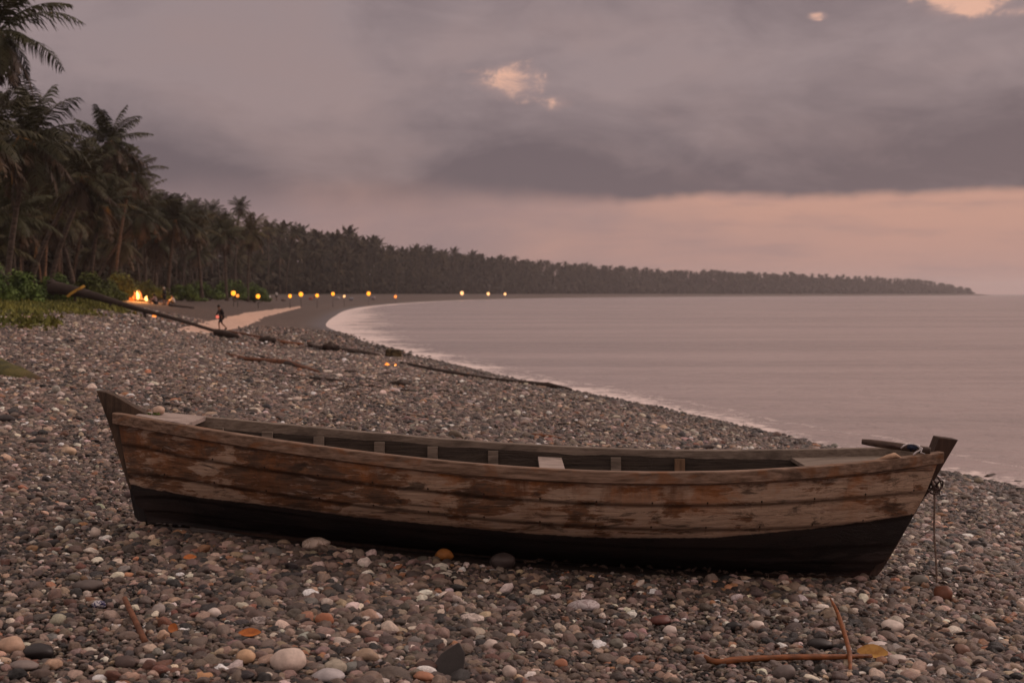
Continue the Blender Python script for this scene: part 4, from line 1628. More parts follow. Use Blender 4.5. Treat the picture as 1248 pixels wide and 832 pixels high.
glog([(375, 424), (395, 427), (430, 430), (462, 434)], [.09, .13, .11, .06], 3).build('stem', M['drift'], root, loc=rl)
p1 = gp(402, 428)
MB().blob(p1 + Vector((0, 0, .16)), (.32, .22, .20), 3, .8, 2.0, 3.3).build('root_lump', M['drift'], root, loc=rl)
p2 = gp(376, 424.5)
MB().tube([p2 + Vector((.30, 0, .05)), p2 + Vector((.05, 0, .16)), p2 + Vector((-.06, 0, .26))], [.09, .08, .03], 8, .4, seed=5).build('branch_stub', M['drift'], root, loc=rl)
p3 = gp(434, 431)
MB().blob(p3 + Vector((0, 0, .06)), (.26, .18, .11), 3, .8, 2.4, 6.1).build('root_lump', M['drift'], root, loc=rl)

# sawn stump block
g = gp(479, 436)
mb = MB().box((0, 0, .16), (.64, .42, .33), Matrix.Rotation(.06, 3, 'Y'), .05)
o = mb.build('stump', simple('mossy_stump', (.035, .025, .014), (.13, .095, .045), 5, .9, .03))
o.location = (g.x, g.y + .2, g.z)
sb = o.modifiers.new('s', 'SUBSURF'); sb.levels = 2; sb.render_levels = 3; sb.subdivision_type = 'SIMPLE'
tx = bpy.data.textures.new('clump', 'CLOUDS'); tx.noise_scale = .16
dm = o.modifiers.new('d', 'DISPLACE'); dm.texture = tx; dm.strength = .11; dm.mid_level = .5
tag(o, 'squat brown tree stump standing on the beach near the waterline', 'stump')

log('driftwood', [(489, 444), (540, 455), (590, 464), (640, 470), (668, 474), (697, 477)], [.045, .055, .06, .06, .09, .03], M['drift'],
    'long dark crooked pole running from the stump down to the water', wob=.45, seed=13, sink=.5)
log('driftwood', [(276, 433), (300, 441), (352, 446), (388, 456)], [.03, .07, .08, .04], M['drift_red'], 'long reddish brown stick lying level on the upper shingle', wob=.4, seed=15)
log('driftwood', [(315, 435), (334, 442), (362, 449), (412, 462)], [.03, .05, .07, .02], M['drift'], 'dark stick crossing the reddish stick on the upper shingle', wob=.4, seed=17)
log('driftwood', [(378, 463), (400, 466), (430, 468)], [.03, .04, .02], M['drift'], 'thin dark stick right below the crossed sticks', wob=.4, seed=19)
log('driftwood', [(477, 470), (487, 471.5), (498, 471)], [.04, .06, .04], M['drift'], 'short flat dark board on the shingle below the small fire', wob=.3, seed=21)
log('driftwood', [(420, 455), (434, 455)], [.03, .03], M['drift'], 'small dark twig left of the small fire', wob=.3, seed=23)
log('driftwood', [(648, 532), (672, 536), (684, 537)], [.012, .02, .010], M['drift_orange'], 'pale orange twig just behind the far rail of the boat', wob=.3, seed=25)
log('driftwood', [(1202, 585.5), (1211, 586), (1219, 586.5)], [.03, .05, .02], M['drift'], 'small dark green lump at the water edge on the right', wob=.3, seed=27)

# mossy slab of wood at the left edge
a = gp(-30, 452); b = gp(54, 465)
mb = MB()
n = 14; V = []; F = []
d = (b - a); d.z = 0; L = d.length; dn = d.normalized(); sd_ = Vector((-dn.y, dn.x, 0))
for i in range(n + 1):
    t = i / n
    c = a.lerp(b, t); c.z = hz(c.x, c.y)
    w = .50 * (1 - t) ** .8 + .05; h = .30 * (1 - t) ** .9 + .03
    for (s_, k_) in ((-1, -.02), (-.75, .55), (-.2, .95), (.4, 1.0), (.9, .5), (1, -.02)):
        nn_ = mnoise.noise(Vector((t * 6, s_ * 2, 1))) * .03
        V.append(tuple(c + sd_ * (s_ * w + nn_) + Vector((0, 0, h * k_ + nn_))))
for i in range(n):
    for j in range(5):
        F.append((i * 6 + j, (i + 1) * 6 + j, (i + 1) * 6 + j + 1, i * 6 + j + 1))
F.append(tuple(range(6))); F.append(tuple(n * 6 + j for j in range(6))[::-1])
mb.add(V, F)
m, t, bb = mat('mossy_log')
co = objco(t); sp_ = t.n('ShaderNodeSeparateXYZ'); t.l(co, sp_.inputs[0])
nz = t.noise(co, 4, 5, .6)
mo = t.mix(t.ss(nz, .35, .65), (.045, .045, .010), (.12, .10, .024))
wd = t.mix(t.ss(nz, .35, .65), (.03, .014, .01), (.12, .05, .022))
ff_ = t.ss(t.m('ADD', sp_.outputs[0], t.m('MULTIPLY', nz, .5)), .55, 1.1)
t.l(t.mix(ff_, mo, wd), bb.inputs['Base Color']); bb.inputs['Roughness'].default_value = .9
bump(t, bb, t.noise(co, 18, 5, .7), .05)
o = mb.build('mossy_log', m, loc=tuple(a.lerp(b, .5)))
tag(o, 'wedge of old log covered with olive moss at the left edge of the beach', 'log')

# scattered bits of weed and twig along the strand line (uncountable)
mb = MB()
random.seed(21)
def strand(px0, px1, n, spread, size):
    for i in range(n):
        t = random.random()
        x = px0[0] + (px1[0] - px0[0]) * t + random.gauss(0, spread * 2)
        y = px0[1] + (px1[1] - px0[1]) * t + random.gauss(0, spread)
        g = gp(x, y)
        L = size * random.uniform(.4, 1.3)
        a_ = random.uniform(0, 3.14)
        dv = Vector((math.cos(a_), math.sin(a_) * .6, random.uniform(-.05, .12))) * L
        z0 = Vector((0, 0, .035))
        mb.tube([g + z0 - dv * .5, g + z0 + Vector((0, 0, L * .12)), g + z0 + dv * .5], [.006, .012, .005], 5, .3, seed=i)
strand((290, 455), (520, 480), 110, 5, .30)
strand((520, 470), (760, 490), 60, 5, .25)
strand((380, 470), (900, 520), 90, 9, .14)
strand((500, 505), (850, 535), 60, 7, .10)
strand((640, 690), (1060, 712), 90, 5, .07)
strand((880, 740), (1240, 790), 45, 16, .07)
strand((20, 430), (300, 500), 60, 12, .16)
strand((1060, 700), (1240, 740), 40, 12, .07)
o = mb.build('strand_litter', M['drift'])
tag(o, 'scattered dark weed and twig fragments along the shingle', 'litter', kind='stuff')
# ------------------------------------------------------------------ grass ground cover
def unproj(P):
    """world points -> photograph px"""
    dz = P[:, 2] - CAMZ
    fw = P[:, 1] * math.cos(PITCH) - dz * math.sin(PITCH)
    up = P[:, 1] * math.sin(PITCH) + dz * math.cos(PITCH)
    return 624 + FPX * P[:, 0] / fw, 416 - FPX * up / fw


gp_poly = [gp(*q) for q in [(-40, 400), (0, 399), (20, 401), (45, 403), (66, 404), (52, 394), (40, 384), (60, 381), (85, 385), (112, 388), (105, 380), (98, 374.5),
                            (130, 380), (158, 384), (150, 377), (120, 369), (100, 366)]]
gpoly = [(p.x, p.y) for p in gp_poly] + [(-30, 85), (-45, 85), (-45, 40)]
n = 90000
gxr = rng.uniform(-42, -8, n); gyr = rng.uniform(22, 84, n)
# wobbly edge
wx_ = gxr + .5 * np.sin(gyr * 2.1) + rng.normal(0, .25, n); wy_ = gyr + .8 * np.sin(gxr * 1.7) + rng.normal(0, .3, n)
k = inpoly(wx_, wy_, gpoly)
gxr, gyr = gxr[k], gyr[k]
gd = shore_dist(gxr, gyr)
gzz = height(gxr, gyr, gd)
nb = len(gxr)
print('grass', nb)
hgt = rng.uniform(.06, .22, nb) * (1 + .6 * np.sin(gxr * .8) * np.sin(gyr * .5))
wb = rng.uniform(.03, .09, nb)
aa = rng.uniform(0, 6.283, nb); la = rng.uniform(0, 6.283, nb); ln_ = rng.uniform(.02, .18, nb)
bx_, by_ = np.cos(aa) * wb, np.sin(aa) * wb
mound = .10 + .12 * np.abs(np.sin(gxr * .7 + gyr * .4))
z0 = gzz - .01
V0 = np.stack([gxr - bx_, gyr - by_, z0 + mound * rng.random(nb)], 1)
V1 = V0 + np.stack([2 * bx_, 2 * by_, rng.normal(0, .02, nb)], 1)
V2 = V0 + np.stack([bx_ + np.cos(la) * ln_, by_ + np.sin(la) * ln_, hgt], 1)
VV = np.stack([V0, V1, V2], 1).reshape(-1, 3)
o = link('grass', mesh_from('grass', VV, np.arange(len(VV)).reshape(-1, 3), M['grass'], smooth=False))
tag(o, 'low olive creeping grass spreading over the upper shingle', 'grass', kind='stuff')


# ------------------------------------------------------------------ leafy masses
def leaf_cloud(cent, rads, n, size, shell=.55, seed=0):
    """n small leaf faces spread through lumpy ellipsoids; returns V,F"""
    r_ = np.random.default_rng(seed)
    cent = np.array(cent); rads = np.array(rads)
    w = rads.prod(1) ** (2 / 3); w /= w.sum()
    idx = r_.choice(len(cent), n, p=w)
    d = r_.normal(size=(n, 3)); d /= np.linalg.norm(d, axis=1)[:, None]
    rr_ = shell + (1 - shell) * r_.random(n) ** .6 + r_.normal(0, .06, n)
    p = cent[idx] + d * rads[idx] * rr_[:, None]
    nn_ = d + r_.normal(size=(n, 3)) * .55 + np.array([0, 0, .5]); nn_ /= np.linalg.norm(nn_, axis=1)[:, None]
    t1 = np.cross(nn_, r_.normal(size=(n, 3))); t1 /= np.linalg.norm(t1, axis=1)[:, None]
    t2 = np.cross(nn_, t1); t2 /= np.linalg.norm(t2, axis=1)[:, None]
    s = size * r_.uniform(.5, 1.4, n)[:, None]
    V = np.stack([p - t1 * s, p + t2 * s * .45, p + t1 * s, p - t2 * s * .45], 1).reshape(-1, 3)
    return V, np.arange(4 * n).reshape(-1, 4)


def bush(cx, cy, w, h, dep, n, size, material, label, seed, group=None):
    r_ = np.random.default_rng(seed)
    z0 = hz(cx, cy)
    cs, rs = [], []
    for k in range(11):
        a = r_.uniform(-1, 1); hh = math.sqrt(max(0, 1 - a * a)) * r_.uniform(.35, .75) * h
        cs.append((a * w * .42, r_.uniform(-.3, .3) * dep, hh * .62)); rs.append((w * r_.uniform(.14, .26), dep * .3, max(.2, hh * .55)))
    V, F = leaf_cloud(cs, rs, n, size, .35, seed)
    V[:, 2] = np.maximum(V[:, 2], -.05)
    e = empty('shrub', (cx, cy, z0))
    tag(e, label, 'shrub', group)
    o = link('foliage', mesh_from('foliage', V, F, material, smooth=False), e)
    mb = MB()
    for k in range(7):
        c = cs[k]
        mb.tube([(c[0] * .3, c[1] * .3, -.05), (c[0] * .7, c[1] * .6, c[2] * .5), c], [.05, .04, .015], 5)
    mb.build('stem', M['trunk'], e)
    return e


def bush_px(px0, px1, pyb, pyt, Y, material, label, seed, n=5200, size=.10, g=None):
    cx = ((px0 + px1) / 2 - 624) / FPX * Y
    w = (px1 - px0) / FPX * Y
    z0 = hz(cx, Y)
    top = CAMZ + (358 - pyt + 5) / FPX * Y
    h = max(top - z0, .5)
    return bush(cx, Y, w * 1.05, h * 1.05, max(w * .4, 1.2), n, size, material, label, seed, g)


bush_px(-60, 18, 365, 304, 60, M['bush'], 'tallest dark green bush at the left edge of the picture', 1, 6000, .11)
bush_px(5, 52, 363, 322, 62, M['bush'], 'rounded dark green bush right of the tallest one', 2, 5000, .10)
bush_px(40, 92, 360, 328, 74, M['bush'], 'green bush behind the thick end of the fallen trunk', 3, 5000, .11)
bush_px(78, 132, 362, 325, 84, M['bush2'], 'mid green bush above the yellow strap', 4, 5000, .12)
bush_px(100, 150, 366, 329, 97, M['bush2'], 'rounded green bush between the yellow strap and the bonfire', 11, 5200, .13)
bush_px(118, 172, 366, 331, 114, M['bush2'], 'yellowish green bush sloping down to the bonfire', 5, 5000, .13)
bush_px(158, 210, 366, 342, 119, M['bush2'], 'low olive bush directly behind the bonfire', 6, 4500, .13)
bush_px(205, 246, 368, 346, 130, M['bush'], 'low green bush right of the group by the fire', 7, 4500, .14)
bush_px(228, 272, 366, 342, 146, M['bush'], 'green bush behind the walking person', 8, 4500, .15)
bush_px(262, 300, 366, 338, 168, M['bush'], 'dark green bush behind the first hanging lantern pair', 9, 4000, .18)
bush_px(290, 330, 364, 345, 175, M['bush'], 'small dark bush behind the white tent', 10, 3500, .2)


# ------------------------------------------------------------------ coconut palms
def palm_crown(seed, nfr=24, L=4.2, nleaf=26, lw=.075, simple_=False, dead=False, droop=1.0):
    r_ = np.random.default_rng(seed)
    Vs, Fq, Ft = [], [], []
    off = 0
    nseg = 9
    for k in range(nfr):
        az_ = k * 2.39996 + r_.normal(0, .2)
        q = k / max(nfr - 1, 1)
        if dead:
            el0 = R(r_.uniform(-65, -20)); bend = R(r_.uniform(15, 50))
        else:
            el0 = R(82 - 112 * q + r_.normal(0, 7)); bend = R(r_.uniform(55, 95)) * (.55 + .5 * q) * droop
        Lk = L * r_.uniform(.82, 1.1) * (.80 + .25 * math.sin(math.pi * min(q * 1.3, 1)))
        s = np.linspace(0, 1, nseg + 1)
        th = np.maximum(el0 - bend * s ** 1.35, R(-88))
        ds = Lk / nseg
        hx = np.r_[0, np.cumsum(np.cos(th[:-1]) * ds)]; hz_ = np.r_[0, np.cumsum(np.sin(th[:-1]) * ds)]
        sw = r_.normal(0, .10)
        az_s = az_ + sw * s
        px_ = np.cos(az_s) * hx; py_ = np.sin(az_s) * hx; pz_ = hz_
        C = np.stack([px_, py_, pz_], 1)
        tang = np.gradient(C, axis=0); tang /= np.linalg.norm(tang, axis=1)[:, None]
        side = np.stack([-np.sin(az_s), np.cos(az_s), np.zeros_like(az_s)], 1)
        upv = np.cross(tang, side); upv *= np.sign(upv[:, 2:3] + 1e-6)
        # rachis
        wr = np.interp(s, [0, .2, 1], [.085, .05, .012])[:, None]
        A = C - side * wr; B = C + side * wr; T = C - upv * wr * .8
        Vs.append(np.concatenate([A, B, T]))
        m_ = nseg + 1
        for i in range(nseg):
            Fq += [(off + i, off + i + 1, off + m_ + i + 1, off + m_ + i), (off + m_ + i, off + m_ + i + 1, off + 2 * m_ + i + 1, off + 2 * m_ + i),
                   (off + 2 * m_ + i, off + 2 * m_ + i + 1, off + i + 1, off + i)]
        off += 3 * m_
        u = np.linspace(.13, .99, nleaf)
        for sg in (-1, 1):
            uu = np.clip(u + r_.normal(0, .008, nleaf), 0, 1)
            if dead: uu = uu[r_.random(nleaf) < .75]
            nl = len(uu)
            c = np.stack([np.interp(uu, s, C[:, j]) for j in range(3)], 1)
            tg = np.stack([np.interp(uu, s, tang[:, j]) for j in range(3)], 1)
            sdv = np.stack([np.interp(uu, s, side[:, j]) for j in range(3)], 1) * sg
            ll = (1.05 * np.sin(np.pi * (uu * .85 + .12)) ** .7 + .12) * (L / 4.2) * r_.uniform(.75, 1.15, nl)
            hang = r_.uniform(.35, 1.1, nl) * (1.5 if dead else 1)
            d1 = sdv * .95 + tg * .55 - np.array([0, 0, 1]) * hang[:, None] * .45
            d1 /= np.linalg.norm(d1, axis=1)[:, None]
            d2 = sdv * .45 + tg * .45 - np.array([0, 0, 1]) * hang[:, None] * 1.0
            d2 /= np.linalg.norm(d2, axis=1)[:, None]
            mid = c + d1 * (ll * .5)[:, None]; tip = mid + d2 * (ll * .55)[:, None]
            w = lw * r_.uniform(.7, 1.2, nl)[:, None]
            b0 = c - tg * w * .6; b1 = c + tg * w * .6
            m0 = mid - tg * w * .75; m1 = mid + tg * w * .75
            Vl = np.stack([b0, b1, m1, m0, tip], 1).reshape(-1, 3)
            base = off + np.arange(nl) * 5
            Fq += np.stack([base, base + 1, base + 2, base + 3], 1).tolist()
            Ft += np.stack([base + 3, base + 2, base + 4], 1).tolist()
            Vs.append(Vl); off += 5 * nl
    return np.concatenate(Vs), [np.array(Fq), np.array(Ft)] if Ft else [np.array(Fq)]


crown_me, dead_me = [], []
for k in range(6):
    V_, F_ = palm_crown(100 + k, 19 + k % 3 * 2, 4.0 + .3 * (k % 3), 34, .062, droop=.85 + .12 * (k % 3))
    crown_me.append(mesh_from('crown', V_, F_, M['frond'] if k % 2 else M['frond_b'], smooth=False))
    V_, F_ = palm_crown(200 + k, 13, 3.5, 20, .10, dead=True)
    dead_me.append(mesh_from('dry_fronds', V_, F_, M['dead'], smooth=False))
nuts_me = []
for k in range(3):
    mb = MB(); r_ = random.Random(k)
    mb.blob((0, 0, -.25), (.3, .3, .38), 2, .1)
    for i in range(9):
        a = r_.uniform(0, 6.28)
        mb.blob((math.cos(a) * r_.uniform(.15, .38), math.sin(a) * r_.uniform(.15, .38), r_.uniform(-.55, -.15)), (.13, .13, .16), 1, .1)
    V_ = np.concatenate(mb.v)
    nuts_me.append(mesh_from('coconuts', V_, mb.f, simple('coconut_husk_' + str(k), (.10, .055, .02), (.20, .10, .035), 3, .7)))
spathe_me = []
mb = MB()
mb.tube([(0, 0, 0), (.9, 0, .15), (1.4, 0, -.5), (1.5, 0, -1.6), (1.5, 0, -2.6)], [.07, .06, .07, .06, .02], 6, .2)
spathe = mesh_from('flower_stalk', np.concatenate(mb.v), mb.f, simple('flower_stalk', (.22, .12, .035), (.34, .19, .06), 3, .7))


def trunk_mesh(h, lean, curve, seed, r0=.17):
    n = 12
    pts = []; rr_ = []
    for i in range(n + 1):
        t = i / n
        off = lean * t ** curve
        pts.append((off[0] if False else lean * t ** curve, math.sin(t * 3 + seed) * .12, h * t))
        rr_.append(r0 * (1.55 - 1.0 * min(t * 6, 1) * .45 - .45 * t))
    mb = MB().tube(pts, rr_, 9, .12, seed=seed)
    return mesh_from('trunk', np.concatenate(mb.v), mb.f, M['trunk']), Vector(pts[-1])


TR = {}


def palm(x, y, h, lean, rz, cs, k, label, group, dead=True, curve=1.6, nuts=False, stalk=False, z0=None):
    """cs crown scale; h is the height of the crown centre above ground"""
    z0 = hz(x, y) - .1 if z0 is None else z0
    e = empty('coconut_palm', (x, y, z0), rz)
    tag(e, label, 'palm tree', group)
    key = (round(lean, 1), k % 4, round(curve, 1))
    if key not in TR: TR[key] = trunk_mesh(1.0, lean / 12.0, curve, k % 4 * 1.7, .17 / 1.0)
    # shared trunk meshes are built 12 m tall and scaled along their length
    key2 = (round(lean), k % 4)
    if key2 not in TR: TR[key2] = trunk_mesh(12.0, float(round(lean)), 1.7, k % 4 * 1.7)
    tm, tp = TR[key2]
    tr = link('trunk', tm, e); s = h / 12
    tr.scale = (s, s, s)
    cp = tp * s
    c = link('crown', crown_me[k % 6], e, cp); c.scale = (cs,) * 3; c.rotation_euler = (0, 0, k * 1.3)
    if dead:
        d = link('dry_fronds', dead_me[k % 6], e, cp + Vector((0, 0, -.25))); d.scale = (cs,) * 3; d.rotation_euler = (0, 0, k * .8)
    if nuts:
        q = link('coconuts', nuts_me[k % 3], e, cp); q.scale = (cs,) * 3
    if stalk:
        q = link('flower_stalk', spathe, e, cp); q.scale = (cs,) * 3; q.rotation_euler = (0, 0, -rz - .9)
    return e


SKY = np.array([(-60, 150), (0, 165), (60, 180), (110, 190), (160, 206), (188, 232), (215, 244), (235, 256), (262, 260), (300, 262), (325, 274), (345, 283), (380, 287), (430, 289), (470, 295), (510, 299), (575, 302), (602, 305),
                (648, 311), (687, 313), (750, 318), (800, 321), (860, 323), (900, 328), (960, 331), (1000, 335), (1060, 339), (1110, 342), (1150, 347), (1180, 352), (1205, 357), (1240, 358)])


def hero(pxc, pyc, Y, rpx, k, label, pxb=None, dead=True, nuts=True, stalk=False, lean_side=None):
    """palm whose crown centre shows at (pxc, pyc); base under pxb"""
    p = at(pxc, pyc, Y)
    bx = ((pxb if pxb is not None else pxc) - 624) / FPX * Y
    z0 = hz(bx, Y) - .1
    h = p.z - z0
    lean = p.x - bx
    key2 = ('h', k, round(lean, 1), round(h, 1))
    tm, tp = trunk_mesh(h, lean, 1.5, k * 1.1, .19)
    e = empty('coconut_palm', (bx, Y, z0))
    tag(e, label, 'palm tree', 'tall coconut palms at the left')
    link('trunk', tm, e)
    cs = rpx / FPX * Y / 3.9
    c = link('crown', crown_me[k % 6], e, tp); c.scale = (cs,) * 3; c.rotation_euler = (0, 0, k * 1.3)
    if dead:
        d = link('dry_fronds', dead_me[k % 6], e, tp + Vector((0, 0, -.25))); d.scale = (cs,) * 3; d.rotation_euler = (0, 0, k * .8)
    if nuts:
        q = link('coconuts', nuts_me[k % 3], c)
    if stalk:
        q = link('flower_stalk', spathe, c, (0, 0, 0)); q.rotation_euler = (0, 0, -1.9 - k * 1.3)
    return e


hero(-2, 38, 58, 94, 1, 'tallest palm, its crown cut by the top left corner', -45)
hero(38, 172, 74, 84, 2, 'big palm with a broad full crown below the top left one', 8, stalk=True)
hero(134, 172, 92, 54, 3, 'palm with an upright open crown standing clear against the sky', 60)
hero(98, 215, 88, 56, 4, 'palm tucked between the broad crown and the open crown', 36)
hero(172, 262, 122, 42, 5, 'first palm stepping down right of the open crowned one', 112)
hero(-20, 165, 66, 80, 6, 'palm with its trunk out of the frame at the left edge', -60)
hero(12, 262, 82, 60, 7, 'shorter palm under the broad crown at the left edge', 18)
hero(66, 262, 96, 56, 8, 'shorter palm behind the pale leaning trunk', 92)
hero(124, 250, 100, 50, 9, 'palm with hanging dry fronds below the open crowned one', 110)
hero(160, 212, 116, 42, 10, 'slim palm half hidden behind the open crowned one', 140)
hero(213, 268, 128, 38, 11, 'second palm stepping down towards the bay', 205)
hero(238, 278, 142, 34, 12, 'third palm stepping down towards the bay', 246)
hero(273, 284, 158, 33, 13, 'palm with a round crown above the first lantern pair', 276)
hero(305, 284, 172, 31, 14, 'palm with a bushy crown above the white tent', 302)
hero(192, 290, 138, 40, 15, 'low palm with yellowish fronds behind the bonfire group', 190)
hero(146, 296, 130, 42, 0, 'low palm with yellowish fronds behind the bonfire', 128)

# the ranks behind: individuals for the nearest, then one mass
r_ = np.random.default_rng(5)
cand = []
# sample along the shoreline
seg = np.diff(SP, axis=0); sl = np.hypot(seg[:, 0], seg[:, 1]); cum = np.r_[0, np.cumsum(sl)]


def edge_D(y):
    return np.interp(y, [0, 60, 90, 150, 250, 400, 600, 1000, 2000], [24, 24, 24, 27, 32, 36, 38, 40, 40])


pts_ = []
for (ya, yb, cnt, depth) in ((50, 130, 130, 55), (130, 260, 190, 60), (260, 420, 190, 60), (420, 800, 700, 70), (800, 2050, 1500, 110)):
    i0 = np.argmax(SP[:, 1] >= ya); i1 = np.argmax(SP[:, 1] >= yb)
    c0, c1 = cum[i0], cum[i1]
    for q in range(cnt):
        c_ = r_.uniform(c0, c1)
        j = min(np.searchsorted(cum, c_) - 1, len(seg) - 1); j = max(j, 0)
        f_ = (c_ - cum[j]) / sl[j]
        p_ = SP[j] + seg[j] * f_
        tn = seg[j] / sl[j]; nrm = np.array([-tn[1], tn[0]])
        dd = edge_D(p_[1]) + depth * r_.random() ** 1.3
        w_ = p_ + nrm * dd
        pts_.append((w_[0], w_[1]))
pts_ = np.array(pts_)
DD = shore_dist(pts_[:, 0], pts_[:, 1])
okp = DD > edge_D(pts_[:, 1]) - 2
pts_ = pts_[okp]; DD = DD[okp]
pxs = 624 + FPX * pts_[:, 0] / pts_[:, 1]
inn = (pxs > -90) & (pxs < 1300) & (pts_[:, 1] > 45)
pts_ = pts_[inn]; pxs = pxs[inn]
order = np.argsort(np.hypot(pts_[:, 0], pts_[:, 1]))
pts_ = pts_[order]; pxs = pxs[order]
far_list = []
n_ind = 0
for (x, y), px in zip(pts_, pxs):
    lim = np.interp(px, SKY[:, 0], SKY[:, 1])
    z0 = hz(x, y)
    hmax = CAMZ + (358 - lim) / FPX * y - z0        # height allowed by the silhouette
    Hn = r_.uniform(14, 21) if y < 250 else r_.uniform(19, 26)
    Ht = min(Hn, hmax * r_.choice([r_.uniform(.98, 1.10) if y < 250 else r_.uniform(1.0, 1.2), r_.uniform(.62, .9), r_.uniform(.4, .62), r_.uniform(.72, .92)]))
    cs = r_.uniform(.78, 1.02)
    hc = Ht - 2.6 * cs
    if hc < 2.5:
        cs *= .6; hc = max(Ht - 1.5, 1.5)
    if Ht < 3: continue
    if n_ind < 262:
        palm(x, y, hc, r_.choice([0., 1., 2., 3.]), r_.uniform(0, 6.28), cs, int(r_.integers(0, 60)),
             'coconut palm in the dense ranks of the forest behind the beach', 'palms of the forest behind the beach')
        n_ind += 1
    else:
        far_list.append((x, y, z0, hc, cs))
print('palms', n_ind, 'far', len(far_list))

# distant palms: one object
lo_cr = [palm_crown(300 + k, 15, 4.3, 9, .34) for k in range(4)]
VV = []; FQ = []; FT_ = []; off = 0
for (x, y, z0, hc, cs) in far_list:
    V_, F_ = lo_cr[int(r_.integers(0, 4))]
    a = r_.uniform(0, 6.28); ca, sa = math.cos(a), math.sin(a)
    W = V_ * cs * 1.12
    W = np.stack([W[:, 0] * ca - W[:, 1] * sa + x, W[:, 0] * sa + W[:, 1] * ca + y, W[:, 2] + z0 + hc], 1)
    VV.append(W); FQ.append(F_[0] + off); FT_.append(F_[1] + off); off += len(W)
    # trunk
    b = .2
    T = np.array([(x - b, y, z0), (x + b, y, z0), (x, y + b, z0), (x - b * .6, y, z0 + hc), (x + b * .6, y, z0 + hc), (x, y + b * .6, z0 + hc)])
    VV.append(T); FQ.append(np.array([(0, 1, 4, 3), (1, 2, 5, 4), (2, 0, 3, 5)]) + off); off += 6
o = link('distant_palm_forest', mesh_from('distant_palm_forest', np.concatenate(VV), [np.concatenate(FQ), np.concatenate(FT_)], M['far_forest'], smooth=False))
tag(o, 'distant palm forest following the curve of the bay to the point', 'forest', kind='stuff')

# undergrowth behind the front trunks (reads as one mass)
Vs = []; Fs = []; off = 0
for (ya, yb, step, dmin, dmax, hmax_, sz, nleaf_) in ((45, 130, 3.5, 33, 62, 9.5, .5, 330), (130, 300, 5, 36, 66, 12, .75, 320), (300, 700, 9, 40, 66, 13, 1.4, 260), (700, 2080, 18, 34, 60, 21, 2.4, 260)):
    i0 = np.argmax(SP[:, 1] >= ya); i1 = np.argmax(SP[:, 1] >= yb)
    for c_ in np.arange(cum[i0], cum[i1], step):
        for row in range(3):
            j = max(min(np.searchsorted(cum, c_) - 1, len(seg) - 1), 0)
            p_ = SP[j] + seg[j] * (c_ - cum[j]) / sl[j]
            tn = seg[j] / sl[j]; nrm = np.array([-tn[1], tn[0]])
            ed = edge_D(p_[1]) + 4
            w_ = p_ + nrm * (ed + (dmax - dmin) * (row + r_.random()) / 3) + tn * r_.normal(0, step * .4)
            if shore_dist(w_[0], w_[1])[0] < ed - 1: continue
            if w_[1] < 40: continue
            px = 624 + FPX * w_[0] / w_[1]
            lim = np.interp(px, SKY[:, 0], SKY[:, 1])
            z0 = hz(*w_)
            hm = min(hmax_, (CAMZ + (358 - lim) / FPX * w_[1] - z0) * (.80 if w_[1] < 200 else (.68 if w_[1] < 500 else .80))) * r_.uniform(.7, 1.0) * (.62 + .19 * row)
            if hm < 1: continue
            k_ = int(nleaf_ * (1.0 + .5 * row))
            V_, F_ = leaf_cloud([(w_[0], w_[1], z0 + hm * .42), (w_[0] + r_.normal(0, step * .3), w_[1] + 1, z0 + hm * .3)],
                                [(step * .8, step * .6, hm * .58), (step * .7, step * .5, hm * .4)], k_, sz, .25, int(r_.integers(1e6)))
            Vs.append(V_); Fs.append(F_ + off); off += len(V_)
V_ = np.concatenate(Vs)
o = link('undergrowth', mesh_from('undergrowth', V_, np.concatenate(Fs), M['under'], smooth=False))
tag(o, 'dark tangled undergrowth filling the palm forest', 'undergrowth', kind='stuff')


# ------------------------------------------------------------------ lanterns on posts along the beach
def lantern(px, py, Y, rpx, mname, label, ground_px=None):
    p = at(px, py, Y)
    z0 = hz(p.x, Y)
    e = empty('lantern', (p.x, Y, z0))
    tag(e, label, 'lantern', 'lanterns along the beach')
    r = rpx * (.70 + .25 * ((px * 7.3) % 1)) / FPX * Y
    h = max(p.z - z0, r + .05)
    mb = MB(); mb.blob((0, 0, h), (r, r, r * 1.1), 3, .03)
    mb.build('glowing_shade', M[mname], e)
    mb = MB(); mb.tube([(0, 0, -.05), (0, 0, h - r)], [.04, .03], 6)
    mb.tube([(0, 0, h + r * .98), (0, 0, h + r * 1.2)], [r * .45, r * .2], 8)
    mb.build('post', M['iron'], e)
    return e


lantern(284.5, 357.2, 140, 3.0, 'lantern', 'leftmost bright yellow lantern, with a dimmer orange one at its right')
lantern(289.5, 360.3, 140, 2.3, 'lantern_o', 'dimmer orange lantern touching the leftmost bright one')
lantern(314.5, 361, 150, 2.7, 'lantern', 'yellow lantern just left of the white tent')
lantern(353.5, 360.7, 175, 2.4, 'lantern', 'yellow lantern third from the left, first one right of the white tent')
lantern(366.8, 358.5, 185, 2.9, 'lantern', 'largest yellow lantern standing above the far end of the sandy path')
lantern(386.5, 360, 200, 2.5, 'lantern', 'yellow lantern with a reddish bundle at its left')
lantern(405.8, 358, 220, 2.5, 'lantern', 'yellow lantern right of the reddish bundle')
lantern(419.5, 361, 230, 1.8, 'lantern_p', 'small pinkish orange lantern between two yellow ones')
lantern(449.3, 357.7, 270, 2.5, 'lantern', 'rightmost of the bright yellow lanterns')
lantern(482, 361.3, 330, 1.9, 'lantern_o', 'low reddish lantern right of the bright yellow ones')
lantern(563, 357.2, 520, 2.3, 'lantern_p', 'first of the three far lanterns near the bend of the bay')
lantern(595, 358, 575, 2.2, 'lantern_p', 'middle one of the three far lanterns near the bend')
lantern(615.5, 358.2, 610, 2.0, 'lantern_p', 'last far lantern, furthest right along the bay')

